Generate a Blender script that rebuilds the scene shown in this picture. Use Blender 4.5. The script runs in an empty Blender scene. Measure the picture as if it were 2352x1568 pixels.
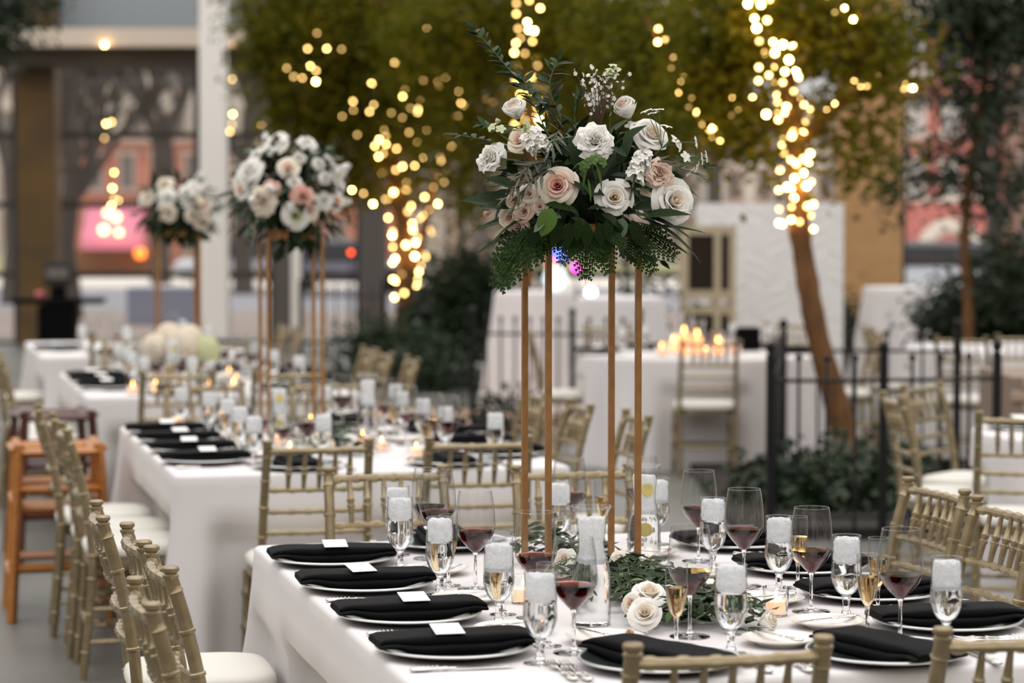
import bpy, math, random
from mathutils import Vector, Matrix, Euler
PI = math.pi
rnd = random.Random(7)
SC = bpy.context.scene
COL = SC.collection

# ------------------------------------------------------------------ camera, world, exposure
CAM_H = 1.65
FPX = 2352 * 85 / 36                      # focal length in pixels of the 2352 wide frame
PITCH = math.atan(264 / FPX)              # horizon lies 264 px above the frame's centre
cam_d = bpy.data.cameras.new('camera')
cam_d.lens = 85; cam_d.sensor_width = 36; cam_d.sensor_fit = 'HORIZONTAL'
cam_d.clip_start = 0.1; cam_d.clip_end = 400
cam_d.dof.use_dof = True; cam_d.dof.focus_distance = 5.75; cam_d.dof.aperture_fstop = 2.8
cam = bpy.data.objects.new('camera', cam_d); COL.objects.link(cam)
cam.location = (0, 0, CAM_H); cam.rotation_euler = (PI / 2 - PITCH, 0, 0)
SC.camera = cam

W = bpy.data.worlds.new('overcast_sky'); SC.world = W; W.use_nodes = True
bg = W.node_tree.nodes['Background']
# overcast sky: brightest overhead, a third of that at the horizon
_n, _l = W.node_tree.nodes, W.node_tree.links
_tc = _n.new('ShaderNodeTexCoord'); _sx = _n.new('ShaderNodeSeparateXYZ'); _mr = _n.new('ShaderNodeMapRange')
_mr.inputs['From Min'].default_value = 0.0; _mr.inputs['From Max'].default_value = 1.0; _mr.inputs['To Min'].default_value = 0.50; _mr.inputs['To Max'].default_value = 1.62
_l.new(_tc.outputs['Generated'], _sx.inputs[0]); _l.new(_sx.outputs['Z'], _mr.inputs['Value']); _l.new(_mr.outputs[0], bg.inputs['Strength'])
bg.inputs['Color'].default_value = (1.0, 0.985, 0.975, 1)
SC.view_settings.view_transform = 'Standard'; SC.view_settings.look = 'None'
SC.view_settings.gamma = 1; SC.view_settings.use_curve_mapping = False
SC.view_settings.exposure = 0.5
cy = SC.cycles
cy.use_denoising = True; cy.denoiser = 'OPENIMAGEDENOISE'
cy.max_bounces = 14; cy.transmission_bounces = 14; cy.transparent_max_bounces = 24
cy.diffuse_bounces = 3; cy.glossy_bounces = 4; cy.sample_clamp_indirect = 4.0
cy.blur_glossy = 0.5

_c, _s = math.cos(PITCH), math.sin(PITCH)
def P(px, py, Y):
    """point of the place seen at this pixel of the photograph, Y metres into the hall"""
    x = (px - 1176) / FPX; y = (784 - py) / FPX
    d = (x, _c + y * _s, -_s + y * _c); t = Y / d[1]
    return Vector((d[0] * t, Y, CAM_H + d[2] * t))

ANG = math.radians(14.3)
U = Vector((math.cos(ANG), math.sin(ANG), 0)); V = Vector((-math.sin(ANG), math.cos(ANG), 0))
ORG = Vector((-0.178, 4.579, 0))
def TB(u, v, z=0.0):
    """hall grid: u across the banquet tables, v along their row, from the first table's corner"""
    p = ORG + U * u + V * v; p.z = z; return p

# ------------------------------------------------------------------ helpers
def lin(c):
    r = []
    for k in c[:3]:
        k = k / 255.0
        r.append(k / 12.92 if k <= 0.04045 else ((k + 0.055) / 1.055) ** 2.4)
    return (r[0], r[1], r[2], 1.0)

MATS = {}
def mat(name, col=(200, 200, 200), rough=0.5, metal=0.0, col2=None, scale=8.0, bump=0.0, bscale=60.0, trans=0.0, ior=1.45,
        emit=0.0, ecol=None, sheen=0.0, coat=0.0, sub=0.0, absorb=None, dens=0.0, spec=0.5, transl=0.0, detail=3.0, stretch=None):
    if name in MATS: return MATS[name]
    m = bpy.data.materials.new(name); m.use_nodes = True
    nt = m.node_tree; N = nt.nodes; L = nt.links
    b = N['Principled BSDF']; out = N['Material Output']
    b.inputs['Base Color'].default_value = lin(col)
    b.inputs['Roughness'].default_value = rough; b.inputs['Metallic'].default_value = metal
    b.inputs['IOR'].default_value = ior; b.inputs['Transmission Weight'].default_value = trans
    b.inputs['Specular IOR Level'].default_value = spec
    if sheen: b.inputs['Sheen Weight'].default_value = sheen
    if coat: b.inputs['Coat Weight'].default_value = coat
    if sub:
        b.inputs['Subsurface Weight'].default_value = sub; b.inputs['Subsurface Radius'].default_value = (0.02, 0.012, 0.008)
        b.inputs['Subsurface Scale'].default_value = 0.5
    if emit:
        b.inputs['Emission Color'].default_value = lin(ecol or col); b.inputs['Emission Strength'].default_value = emit
    tc = N.new('ShaderNodeTexCoord'); mp = N.new('ShaderNodeMapping'); L.new(tc.outputs['Object'], mp.inputs['Vector'])
    if stretch: mp.inputs['Scale'].default_value = stretch
    if col2 is not None:
        nz = N.new('ShaderNodeTexNoise'); nz.inputs['Scale'].default_value = scale; nz.inputs['Detail'].default_value = detail
        L.new(mp.outputs['Vector'], nz.inputs['Vector'])
        rp = N.new('ShaderNodeValToRGB'); rp.color_ramp.elements[0].position = 0.35; rp.color_ramp.elements[1].position = 0.65
        rp.color_ramp.elements[0].color = lin(col); rp.color_ramp.elements[1].color = lin(col2)
        L.new(nz.outputs['Fac'], rp.inputs['Fac']); L.new(rp.outputs['Color'], b.inputs['Base Color'])
    if bump:
        n2 = N.new('ShaderNodeTexNoise'); n2.inputs['Scale'].default_value = bscale; n2.inputs['Detail'].default_value = 4
        L.new(mp.outputs['Vector'], n2.inputs['Vector'])
        bp = N.new('ShaderNodeBump'); bp.inputs['Strength'].default_value = bump; bp.inputs['Distance'].default_value = 0.01
        L.new(n2.outputs['Fac'], bp.inputs['Height']); L.new(bp.outputs['Normal'], b.inputs['Normal'])
    if transl:
        tl = N.new('ShaderNodeBsdfTranslucent'); tl.inputs['Color'].default_value = lin(col2 or col)
        mx = N.new('ShaderNodeMixShader'); mx.inputs[0].default_value = transl
        L.new(b.outputs[0], mx.inputs[1]); L.new(tl.outputs[0], mx.inputs[2]); L.new(mx.outputs[0], out.inputs['Surface'])
    if absorb is not None:
        va = N.new('ShaderNodeVolumeAbsorption'); va.inputs['Color'].default_value = lin(absorb); va.inputs['Density'].default_value = dens
        L.new(va.outputs[0], out.inputs['Volume'])
    MATS[name] = m
    return m

class MB:
    """collects vertices and faces of one mesh"""
    def __init__(self): self.v = []; self.f = []; self.mi = []; self.cur = 0
    def add(self, vs, fs):
        o = len(self.v); self.v += [tuple(p) for p in vs]
        self.f += [tuple(i + o for i in f) for f in fs]; self.mi += [self.cur] * len(fs)
    def lathe(self, prof, n=24, c=(0, 0, 0), closed=False):
        vs = []; fs = []; k = len(prof)
        for (r, z) in prof:
            for i in range(n):
                a = 2 * PI * i / n; vs.append((c[0] + r * math.cos(a), c[1] + r * math.sin(a), c[2] + z))
        for j in range(k if closed else k - 1):
            j2 = (j + 1) % k
            if prof[j][0] < 1e-6 and prof[j2][0] < 1e-6: continue
            for i in range(n):
                i2 = (i + 1) % n
                a, b_, c_, d = j * n + i, j * n + i2, j2 * n + i2, j2 * n + i
                if prof[j][0] < 1e-6: fs.append((a, c_, d))
                elif prof[j2][0] < 1e-6: fs.append((a, b_, c_))
                else: fs.append((a, b_, c_, d))
        self.add(vs, fs); return self
    def tube(self, pts, rad, n=8, cap=True, flat=1.0):
        pts = [Vector(p) for p in pts]; m = len(pts)
        if not hasattr(rad, '__len__'): rad = [rad] * m
        t0 = (pts[1] - pts[0]).normalized()
        up = Vector((0, 0, 1)) if abs(t0.z) < 0.9 else Vector((1, 0, 0))
        x = t0.cross(up).normalized(); vs = []; fs = []
        for j in range(m):
            t = (pts[min(j + 1, m - 1)] - pts[max(j - 1, 0)]).normalized()
            x = (x - t * x.dot(t)).normalized(); y = t.cross(x)
            for i in range(n):
                a = 2 * PI * i / n
                vs.append(pts[j] + (x * math.cos(a) + y * math.sin(a) * flat) * rad[j])
        for j in range(m - 1):
            for i in range(n):
                i2 = (i + 1) % n; fs.append((j * n + i, j * n + i2, (j + 1) * n + i2, (j + 1) * n + i))
        if cap: fs.append(tuple(range(n - 1, -1, -1))); fs.append(tuple((m - 1) * n + i for i in range(n)))
        self.add(vs, fs); return self
    def box(self, c, s, rz=0.0, b=0.0, taper=1.0):
        hx, hy, hz = s[0] / 2, s[1] / 2, s[2] / 2
        cr, sr = math.cos(rz), math.sin(rz)
        def T(x, y, z): return (c[0] + x * cr - y * sr, c[1] + x * sr + y * cr, c[2] + z)
        if b <= 0:
            vs = [T(x * (taper if z > 0 else 1), y * (taper if z > 0 else 1), z) for z in (-hz, hz) for (x, y) in ((-hx, -hy), (hx, -hy), (hx, hy), (-hx, hy))]
            self.add(vs, [(3, 2, 1, 0), (4, 5, 6, 7), (0, 1, 5, 4), (1, 2, 6, 5), (2, 3, 7, 6), (3, 0, 4, 7)]); return self
        vs = []
        for (z, ins) in ((-hz, b), (-hz + b, 0), (hz - b, 0), (hz, b)):
            x, y = hx - ins, hy - ins
            for (sx, sy) in ((-1, -1), (1, -1), (1, 1), (-1, 1)):
                if sx * sy > 0: vs += [T(sx * x, sy * (y - b), z), T(sx * (x - b), sy * y, z)] if sx > 0 else [T(sx * x, sy * (y - b), z), T(sx * (x - b), sy * y, z)]
                else: vs += [T(sx * (x - b), sy * y, z), T(sx * x, sy * (y - b), z)]
        fs = [tuple(range(7, -1, -1)), tuple(range(24, 32))]
        # order the eight corner points of each ring by angle so that the rings are simple polygons
        for r in range(4):
            ring = vs[r * 8:r * 8 + 8]; ctr = Vector((c[0], c[1], ring[0][2]))
            ring.sort(key=lambda p: math.atan2(p[1] - ctr.y, p[0] - ctr.x)); vs[r * 8:r * 8 + 8] = ring
        for r in range(3):
            for i in range(8): fs.append((r * 8 + i, r * 8 + (i + 1) % 8, r * 8 + 8 + (i + 1) % 8, r * 8 + 8 + i))
        self.add(vs, fs); return self
    def grid(self, fn, nu, nv, wrap=False):
        vs = [fn(i / (nu if wrap else nu), j / nv) for j in range(nv + 1) for i in range(nu + (0 if wrap else 1))]
        w = nu if wrap else nu + 1; fs = []
        for j in range(nv):
            for i in range(nu):
                i2 = (i + 1) % w
                fs.append((j * w + i, j * w + i2, (j + 1) * w + i2, (j + 1) * w + i))
        self.add(vs, fs); return self
    def mesh(self, name, smooth=True, angle=40):
        me = bpy.data.meshes.new(name); me.from_pydata(self.v, [], self.f)
        if any(self.mi): me.polygons.foreach_set('material_index', self.mi)
        me.update()
        if smooth:
            me.polygons.foreach_set('use_smooth', [True] * len(me.polygons))
            me.set_sharp_from_angle(angle=math.radians(angle))
        return me

CACHE = {}
def cached(key, fn):
    if key not in CACHE: CACHE[key] = fn()
    return CACHE[key]

def ob(name, me, m=None, parent=None, loc=(0, 0, 0), rot=None, scale=None, quat=None):
    o = bpy.data.objects.new(name, me)
    COL.objects.link(o)
    if m is not None:
        ms = m if isinstance(m, (list, tuple)) else [m]
        if len(me.materials) == 0:
            for k in ms: me.materials.append(k)
        elif me.materials[0] != ms[0]:
            o.material_slots[0].link = 'OBJECT'; o.material_slots[0].material = ms[0]
    o.location = loc
    if quat is not None: o.rotation_mode = 'QUATERNION'; o.rotation_quaternion = quat
    elif rot is not None: o.rotation_euler = rot if hasattr(rot, '__len__') else (0, 0, rot)
    if scale is not None: o.scale = scale if hasattr(scale, '__len__') else (scale,) * 3
    if parent is not None: o.parent = parent
    return o

def tag(o, label=None, cat=None, group=None, kind=None):
    if label: o['label'] = label
    if cat: o['category'] = cat
    if group: o['group'] = group
    if kind: o['kind'] = kind
    return o

def thing(name, label, cat, loc=(0, 0, 0), rz=0.0, group=None):
    o = bpy.data.objects.new(name, None); COL.objects.link(o)
    o.empty_display_size = 0.1
    o.location = loc; o.rotation_euler = (0, 0, rz)
    return tag(o, label, cat, group)

def struct(name, me, m, parent=None, label=None, **k):
    o = ob(name, me, m, parent, **k)
    if parent is None: o['kind'] = 'structure'
    if label: o['label'] = label
    return o

def smooth(t): t = max(0.0, min(1.0, t)); return t * t * (3 - 2 * t)

# ------------------------------------------------------------------ materials
CLOTH = mat('white_tablecloth', (218, 213, 212), 0.85, bump=0.06, bscale=9, spec=0.2)
GOLDCH = mat('champagne_paint', (160, 144, 114), 0.3, 0.6, (144, 128, 98), 30)
SEATM = mat('ivory_cushion', (224, 220, 210), 0.6, spec=0.3)
GOLD = mat('brushed_gold', (176, 130, 82), 0.4, 0.55, (160, 114, 68), 25)
NAPK = mat('black_napkin', (13, 12, 13), 0.75, bump=0.12, bscale=400, spec=0.12)
CHARGER = mat('silver_charger', (134, 140, 142), 0.14, 0.9, (118, 126, 128), 14)
SILVER = mat('silverware', (214, 210, 204), 0.14, 1.0)
RIMM = mat('silver_rim', (226, 226, 224), 0.25, 0.6)
PORC = mat('porcelain', (240, 233, 226), 0.2, spec=0.5, coat=0.3)
CARD = mat('card_paper', (246, 244, 240), 0.7)
GLASS = mat('clear_glass', (255, 255, 255), 0.0, trans=1.0, ior=1.45)
def thin_glass():
    m = bpy.data.materials.new('thin_glass'); m.use_nodes = True
    nt = m.node_tree; N = nt.nodes; L = nt.links; N.remove(N['Principled BSDF'])
    t = N.new('ShaderNodeBsdfTransparent'); t.inputs[0].default_value = (0.975, 0.98, 0.98, 1)
    g = N.new('ShaderNodeBsdfGlossy'); g.inputs['Roughness'].default_value = 0.02
    f = N.new('ShaderNodeLayerWeight'); f.inputs['Blend'].default_value = 0.5
    pw = N.new('ShaderNodeMath'); pw.operation = 'POWER'; pw.inputs[1].default_value = 3.0; L.new(f.outputs['Facing'], pw.inputs[0])
    ma = N.new('ShaderNodeMath'); ma.operation = 'MULTIPLY_ADD'; ma.inputs[1].default_value = 0.85; ma.inputs[2].default_value = 0.045; L.new(pw.outputs[0], ma.inputs[0])
    rp = N.new('ShaderNodeValToRGB'); e = rp.color_ramp.elements; e[0].position = 0.45; e[0].color = (0.97, 0.975, 0.975, 1); e[1].position = 1.0; e[1].color = (0.18, 0.19, 0.19, 1)  # tint darkened at grazing edges, imitating refracted dark surroundings
    k = rp.color_ramp.elements.new(0.8); k.color = (0.86, 0.87, 0.87, 1); L.new(f.outputs['Facing'], rp.inputs['Fac']); L.new(rp.outputs['Color'], t.inputs[0])
    mx = N.new('ShaderNodeMixShader'); L.new(ma.outputs[0], mx.inputs[0])
    L.new(t.outputs[0], mx.inputs[1]); L.new(g.outputs[0], mx.inputs[2]); L.new(mx.outputs[0], N['Material Output'].inputs['Surface'])
    return m
THIN = thin_glass()
WINE = mat('red_wine', (255, 240, 240), 0.0, trans=1.0, ior=1.34, absorb=(222, 26, 58), dens=180)
FIZZ = mat('sparkling_wine', (255, 252, 235), 0.0, trans=1.0, ior=1.34, absorb=(240, 205, 110), dens=28)
WATER = mat('water', (255, 255, 255), 0.0, trans=1.0, ior=1.33)
def ice_mat():
    m = mat('ice', (252, 253, 254), 0.3, transl=0.5, bump=0.5, bscale=160); nt = m.node_tree; N = nt.nodes; L = nt.links; out = N['Material Output']
    src = out.inputs['Surface'].links[0].from_socket; t = N.new('ShaderNodeBsdfTransparent'); mx = N.new('ShaderNodeMixShader')
    nz = N.new('ShaderNodeTexNoise'); nz.inputs['Scale'].default_value = 70; tc = N.new('ShaderNodeTexCoord'); L.new(tc.outputs['Object'], nz.inputs['Vector'])
    mr = N.new('ShaderNodeMapRange'); mr.inputs['From Min'].default_value = 0.35; mr.inputs['From Max'].default_value = 0.7; mr.inputs['To Min'].default_value = 0.08; mr.inputs['To Max'].default_value = 0.45; L.new(nz.outputs['Fac'], mr.inputs['Value'])
    L.new(mr.outputs[0], mx.inputs[0]); L.new(src, mx.inputs[1]); L.new(t.outputs[0], mx.inputs[2]); L.new(mx.outputs[0], out.inputs['Surface']); return m
ICE = ice_mat()
LEMON = mat('lemon', (238, 222, 146), 0.5, transl=0.3)
WAX = mat('candle_wax', (255, 236, 214), 0.5, sub=0.4, emit=0.5, ecol=(255, 176, 120))  # emission stands in for flame light glowing through the wax
FLAME = mat('flame', (255, 214, 150), 0.5, emit=45.0, ecol=(255, 190, 105))
BULBS = [mat('bulb_glow_%d' % k, (255, 214, 140), 0.4, emit=e, ecol=(255, 205, 122)) for k, e in enumerate((5.0, 11.0, 24.0, 55.0))]
WIRE = mat('dark_wire', (38, 34, 24), 0.6)
IRON = mat('black_iron', (26, 26, 27), 0.45, 0.4)
WOOD_O = mat('orange_oak', (178, 116, 52), 0.45, 0, (160, 98, 40), 12, stretch=(1, 1, 8))
WOOD_R = mat('mahogany', (82, 32, 18), 0.4, 0, (62, 22, 12), 12, stretch=(1, 1, 8))
BLACK = mat('black_paint', (8, 8, 9), 0.8, spec=0.1)
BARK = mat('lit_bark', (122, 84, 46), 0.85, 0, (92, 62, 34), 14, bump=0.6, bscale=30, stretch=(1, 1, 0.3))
BARKG = mat('grey_bark', (84, 76, 70), 0.9, 0, (66, 60, 56), 14)
STEM = mat('flower_stem', (74, 92, 44), 0.6)
TWIG = mat('brown_twig', (86, 66, 48), 0.7)
RUSC = mat('ruscus_leaf', (44, 62, 26), 0.46, 0, (32, 50, 20), 20, transl=0.12, spec=0.18)
DEEP = mat('deep_leaf', (34, 54, 16), 0.46, 0, (23, 38, 12), 18, transl=0.12, spec=0.18)
LIME = mat('lime_leaf', (96, 122, 50), 0.4, 0, (74, 104, 40), 20, transl=0.2)
OLIVE = mat('olive_leaf', (96, 96, 78), 0.5, 0, (66, 68, 54), 30, transl=0.1)
FERN = mat('fern_green', (42, 66, 18), 0.5, 0, (30, 50, 14), 20, transl=0.12, spec=0.15)
EUC = mat('eucalyptus', (98, 116, 92), 0.5, 0, (80, 100, 76), 20, transl=0.15)
PET_W = mat('petal_white', (248, 245, 238), 0.55, transl=0.25, spec=0.25)
PET_C = mat('petal_cream', (246, 234, 216), 0.55, transl=0.25, spec=0.25)
PET_B = mat('petal_blush', (244, 216, 198), 0.55, transl=0.25, spec=0.25)
PET_P = mat('petal_pink', (238, 190, 176), 0.55, transl=0.25, spec=0.25)
PET_Y = mat('petal_greenish', (214, 218, 176), 0.55, transl=0.25)
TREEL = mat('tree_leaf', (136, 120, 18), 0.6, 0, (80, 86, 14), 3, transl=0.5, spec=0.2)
TREED = mat('dark_leaf', (40, 56, 26), 0.5, 0, (30, 44, 20), 3, transl=0.25)
BUSHL = mat('bush_leaf', (38, 58, 28), 0.42, 0, (26, 44, 22), 4, transl=0.2)

# ------------------------------------------------------------------ the hall
def floor_mat():
    m = mat('concrete_tile', (112, 111, 105), 0.35, 0, (98, 98, 93), 1.3, bump=0.05, bscale=30, detail=6)
    return m
MBf = MB(); MBf.box((0, 15, -0.05), (40, 42, 0.1)); struct('floor', MBf.mesh('floor'), floor_mat())
TAN = mat('tan_stone', (190, 148, 102), 0.8, 0, (178, 136, 92), 6, bump=0.2, bscale=40)
WHITEP = mat('white_steel', (244, 238, 230), 0.6)
DARKF = mat('dark_frame', (66, 60, 52), 0.6)
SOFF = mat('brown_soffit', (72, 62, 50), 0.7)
GREYC = mat('grey_column', (92, 86, 82), 0.7)
BRNCOL = mat('bronze_column', (104, 78, 40), 0.55, 0.2, (84, 66, 40), 2)
LEDGE = mat('cream_beam', (214, 198, 180), 0.7)
def pane_mat():
    m = bpy.data.materials.new('window_pane'); m.use_nodes = True
    nt = m.node_tree; N = nt.nodes; L = nt.links; N.remove(N['Principled BSDF'])
    t = N.new('ShaderNodeBsdfTransparent'); t.inputs[0].default_value = (0.97, 0.965, 0.96, 1)
    g = N.new('ShaderNodeBsdfGlossy'); g.inputs['Roughness'].default_value = 0.02
    mx = N.new('ShaderNodeMixShader'); mx.inputs[0].default_value = 0.05
    L.new(t.outputs[0], mx.inputs[1]); L.new(g.outputs[0], mx.inputs[2]); L.new(mx.outputs[0], N['Material Output'].inputs['Surface'])
    return m
PANE = pane_mat()
SPAN = mat('spandrel_panel', (150, 158, 162), 0.4)

def boxmesh(name, x0, x1, y0, y1, z0, z1, b=0.0):
    m = MB(); m.box(((x0 + x1) / 2, (y0 + y1) / 2, (z0 + z1) / 2), (abs(x1 - x0), abs(y1 - y0), abs(z1 - z0)), b=b); return m.mesh(name)
ADDEDW = mat('added_wall_plaster', (150, 138, 124), 0.85, 0, (138, 126, 112), 1.5)
def added_wall(name, x0, x1, y0, y1): struct(name, boxmesh(name, x0, x1, y0, y1, 0.0, 6.2), ADDEDW)  # unseen walls, added to cut side light and darken reflections
added_wall('wall_back_added', -14.0, 14.0, -8.3, -8.0)
added_wall('wall_left_added', -14.0, -13.7, -8.0, 26.0)
added_wall('wall_right_added', 13.7, 14.0, -8.0, 24.0)
for k in range(5):
    q = MB(); q.box((13.66, -4.5 + 6 * k, 1.1), (0.08, 1.9, 2.2)); struct('door_%d' % (k + 1), q.mesh('door'), mat('hall_door', (96, 66, 42), 0.5))
YW = 34.0
def wx(px, Y=YW): return (px - 1176) * Y / FPX
def wz(py, Y=YW): return P(1176, py, Y).z
# glazed wall: frames of two bays at the end of the hall and the columns between them
def strip(name, px0, px1, py0, py1, Y, depth, m, kind='structure', label=None):
    o = ob(name, boxmesh(name, wx(px0, Y), wx(px1, Y), Y, Y + depth, wz(py1, Y), wz(py0, Y), 0.0), m)
    return tag(o, label, None, None, kind)
def column(name, px0, px1, Y, depth, m, label):
    me = boxmesh(name, wx(px0, Y), wx(px1, Y), Y, Y + depth, 0.0, 6.2, 0.02)
    return tag(ob(name, me, m), label, None, None, 'structure')
column('column_white', 460, 518, 31.0, 0.4, WHITEP, 'white painted steel column standing before the window wall')
column('column_bronze', 42, 128, 33.0, 0.5, BRNCOL, 'broad bronze clad column in the window wall')
column('column_grey', 628, 668, 32.6, 0.4, GREYC, 'grey column with pale pipe beside it')
column('column_pipe', 668, 690, 32.6, 0.15, WHITEP, 'pale pipe beside the grey column')
column('column_slate', 826, 882, 32.6, 0.4, GREYC, 'grey column behind the lit tree trunk')
column('column_pale', 985, 1020, 32.6, 0.3, LEDGE, 'pale slender column beyond the dark shrubs')
column('column_stone', 1936, 2072, 26.5, 0.7, TAN, 'tan stone pillar behind the draped cocktail table')
column('column_dark', 1628, 1658, 33.0, 0.4, GREYC, 'dark mullion column above the white backdrop')
strip('beam_ledge', -500, 1000, 64, 106, 32.2, 0.5, LEDGE, label='cream painted beam above the windows')
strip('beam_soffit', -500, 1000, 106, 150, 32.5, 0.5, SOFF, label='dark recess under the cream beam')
strip('beam_upper', 1000, 3200, -60, 40, 32.4, 0.5, LEDGE, label='cream painted beam behind the tree crowns')
wn = 0
def window(px0, px1, py0, py1, rows, cols, m=DARKF, Y=YW):
    global wn
    wn += 1
    w = thing('window_%d' % wn, None, None, (wx((px0 + px1) / 2, Y), Y, wz(py1, Y)), 0); w['kind'] = 'structure'
    W_ = wx(px1, Y) - wx(px0, Y); H_ = wz(py0, Y) - wz(py1, Y); fr = MB(); t = 0.09
    for i in range(cols + 1): fr.box((-W_ / 2 + W_ * i / cols, 0, H_ / 2), (t, 0.1, H_ + t))
    ob('window_frame', fr.mesh('window_frame'), m, w)
    for j in range(rows + 1):
        mb = MB(); mb.box((0, 0.005, H_ * j / rows), (W_, 0.085, t)); ob('transom', mb.mesh('transom'), m, w)
    for j in range(rows):
        for i in range(cols):
            mb = MB(); mb.box((-W_ / 2 + W_ * (i + 0.5) / cols, 0, H_ * (j + 0.5) / rows), (W_ / cols - t, 0.012, H_ / rows - t)); ob('pane', mb.mesh('pane'), PANE, w)
    return w
window(-330, 40, 150, 790, 4, 2)
window(128, 455, 150, 790, 4, 1)
window(520, 628, 150, 790, 4, 1)
window(690, 826, 150, 790, 4, 1)
window(882, 1240, 150, 790, 4, 2)
window(1240, 1640, 150, 790, 4, 2)
window(1640, 1940, 150, 790, 3, 2)
window(2072, 2500, 40, 790, 4, 2)
for a, b in ((-330, 455), (520, 1000)):
    strip('wall_spandrel', a, b, -160, 64, 33.6, 0.1, SPAN, label='pale blue grey panel over the windows')
# outside
LAWN = mat('winter_lawn', (168, 164, 120), 0.9, 0, (150, 150, 104), 2)
ROAD = mat('road_asphalt', (146, 146, 152), 0.8, 0, (132, 132, 138), 1)
WALKM = mat('pale_pavement', (226, 218, 206), 0.8, 0, (212, 204, 194), 1)
def slab(name, y0, y1, m, z=-0.02, label=None):
    return struct(name, boxmesh(name, -60, 60, y0, y1, z - 0.1, z), m, label=label)
slab('ground_terrace', 36.0, 48, mat('brown_paving', (150, 136, 126), 0.85, 0, (130, 118, 110), 1.5), label='brown paved terrace outside the glass')
slab('road_near', 48, 66, ROAD, label='grey street outside')
slab('pavement_far', 66, 90, WALKM, label='pale pavement across the street')
slab('ground_far', 90, 140, LAWN, label='dry lawn beyond the street')
BRICK = mat('red_brick', (206, 138, 122), 0.85, 0, (188, 122, 108), 1.2)
BRICK2 = mat('pink_brick', (206, 130, 122), 0.85, 0, (188, 114, 106), 1.2)
STONEW = mat('pale_stone', (222, 212, 200), 0.8)
GREYB = mat('grey_facade', (214, 204, 198), 0.85, 0, (190, 180, 175), 0.8)
DGL = mat('dark_window', (120, 114, 114), 0.2)
def building(label, px0, px1, pytop, Y, m, rows, cols, wm=DGL, trim=None, arch=False, group=None):
    trim = trim or mat('muted_trim', (186, 164, 154), 0.8)
    b = thing('building', label, 'building', (wx((px0 + px1) / 2, Y), Y, -0.02), 0, group)
    W_ = wx(px1, Y) - wx(px0, Y); H_ = wz(pytop, Y) + 0.02
    mb = MB(); mb.box((0, 4, H_ / 2), (W_, 8, H_)); ob('wall', mb.mesh('wall'), m, b)
    mb = MB(); mb.box((0, 3.9, H_ + 0.15), (W_ + 0.4, 8.4, 0.3)); ob('cornice', mb.mesh('cornice'), trim, b)
    cw = W_ / cols; rh = H_ / rows
    def wm_():
        q = MB(); w2, h2, t = cw * 0.24, rh * 0.3, 0.12
        for sx in (-1, 1): q.box((sx * w2, 0, 0), (t, 0.2, 2 * h2 + t))
        for sz in (-1, 1): q.box((0, 0, sz * h2), (2 * w2 + 0.35, 0.24, t * 1.6))
        return q.mesh('window')
    wme = wm_(); q = MB(); q.box((0, 0.02, 0), (cw * 0.46, 0.05, rh * 0.58)); pme = q.mesh('pane')
    for r in range(rows):
        for c in range(cols):
            x = -W_ / 2 + cw * (c + 0.5); z = rh * (r + 0.55)
            if arch and r == 0: continue
            f = ob('window', wme, trim, b, (x, -0.03, z)); ob('pane', pme, wm, f)
    if arch:
        for c in range(max(1, cols // 2)):
            x = -W_ / 2 + W_ * (c + 0.5) / max(1, cols // 2); R = rh * 0.42
            q = MB(); pts = [(x + math.cos(a) * R, -0.1, rh * 0.4 + math.sin(a) * R) for a in [PI * k / 14 for k in range(15)]]
            q.tube([(x + R, -0.1, 0)] + pts + [(x - R, -0.1, 0)], 0.28, 6); ob('arch', q.mesh('arch'), trim, b)
            q = MB(); q.lathe([(0, 0), (R * 0.93, 0), (R * 0.93, 0.1), (0, 0.1)], 24); o = ob('arch_window', q.mesh('arch_window'), BRICK2 if False else m, b, (x, -0.02, rh * 0.4), (PI / 2, 0, 0))
            q = MB(); q.box((x, -0.08, rh * 0.2), (R * 1.5, 0.1, rh * 0.4)); ob('shop_pane', q.mesh('shop_pane'), wm, b)
    return b
building('red brick building beyond the bare tree, seen between bronze and white columns', 110, 480, 330, 96, BRICK, 2, 5)
building('tall grey building rising behind the red brick one', -300, 640, -120, 135, GREYB, 6, 10)
building('low brick building beside the white column', 560, 900, 360, 98, BRICK, 2, 4)
building('wide pale building across the street behind the tree crowns', 880, 1700, 120, 110, mat('pale_facade', (206, 196, 190), 0.85, 0, (188, 178, 172), 0.7), 4, 9)
building('bright white building seen over the white backdrop', 1650, 1930, 250, 100, mat('white_facade', (236, 232, 228), 0.8), 3, 4)
building('pink brick building with pale arches behind the stone pillar', 2060, 2300, 60, 80, BRICK2, 4, 3, arch=True, trim=STONEW, wm=mat('pale_window', (200, 196, 196), 0.3))
building('tan building at the end of the street beside the pink brick one', 2310, 2700, 20, 84, mat('taupe_facade', (170, 146, 130), 0.85), 4, 4)
# lit shop across the street
sh = thing('shop_front', 'low shop with glowing pink awning under the red brick building', 'shop', P(262, 600, 88), 0); sh.location.z = -0.02
zt = wz(470, 88) + 0.02; zb = wz(572, 88) + 0.02; xw = 1.05
q = MB(); q.box((0, 0.6, zb / 2), (2.6, 1.2, zb)); ob('front_wall', q.mesh('front_wall'), mat('shop_wall', (120, 84, 56), 0.8), sh)
q = MB(); q.add([(-xw, -0.8, zb), (xw, -0.8, zb), (xw, -0.8, zb + 0.35), (-xw, -0.8, zb + 0.35), (-xw, 0.5, zt), (xw, 0.5, zt), (-xw, 0.5, zb), (xw, 0.5, zb)],
    [(0, 1, 2, 3), (3, 2, 5, 4), (0, 3, 4, 6), (1, 7, 5, 2), (0, 6, 7, 1)])
ob('awning', q.mesh('awning', False), mat('pink_awning', (206, 128, 150), 0.7, emit=0.08, ecol=(235, 90, 140)), sh)
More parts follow.
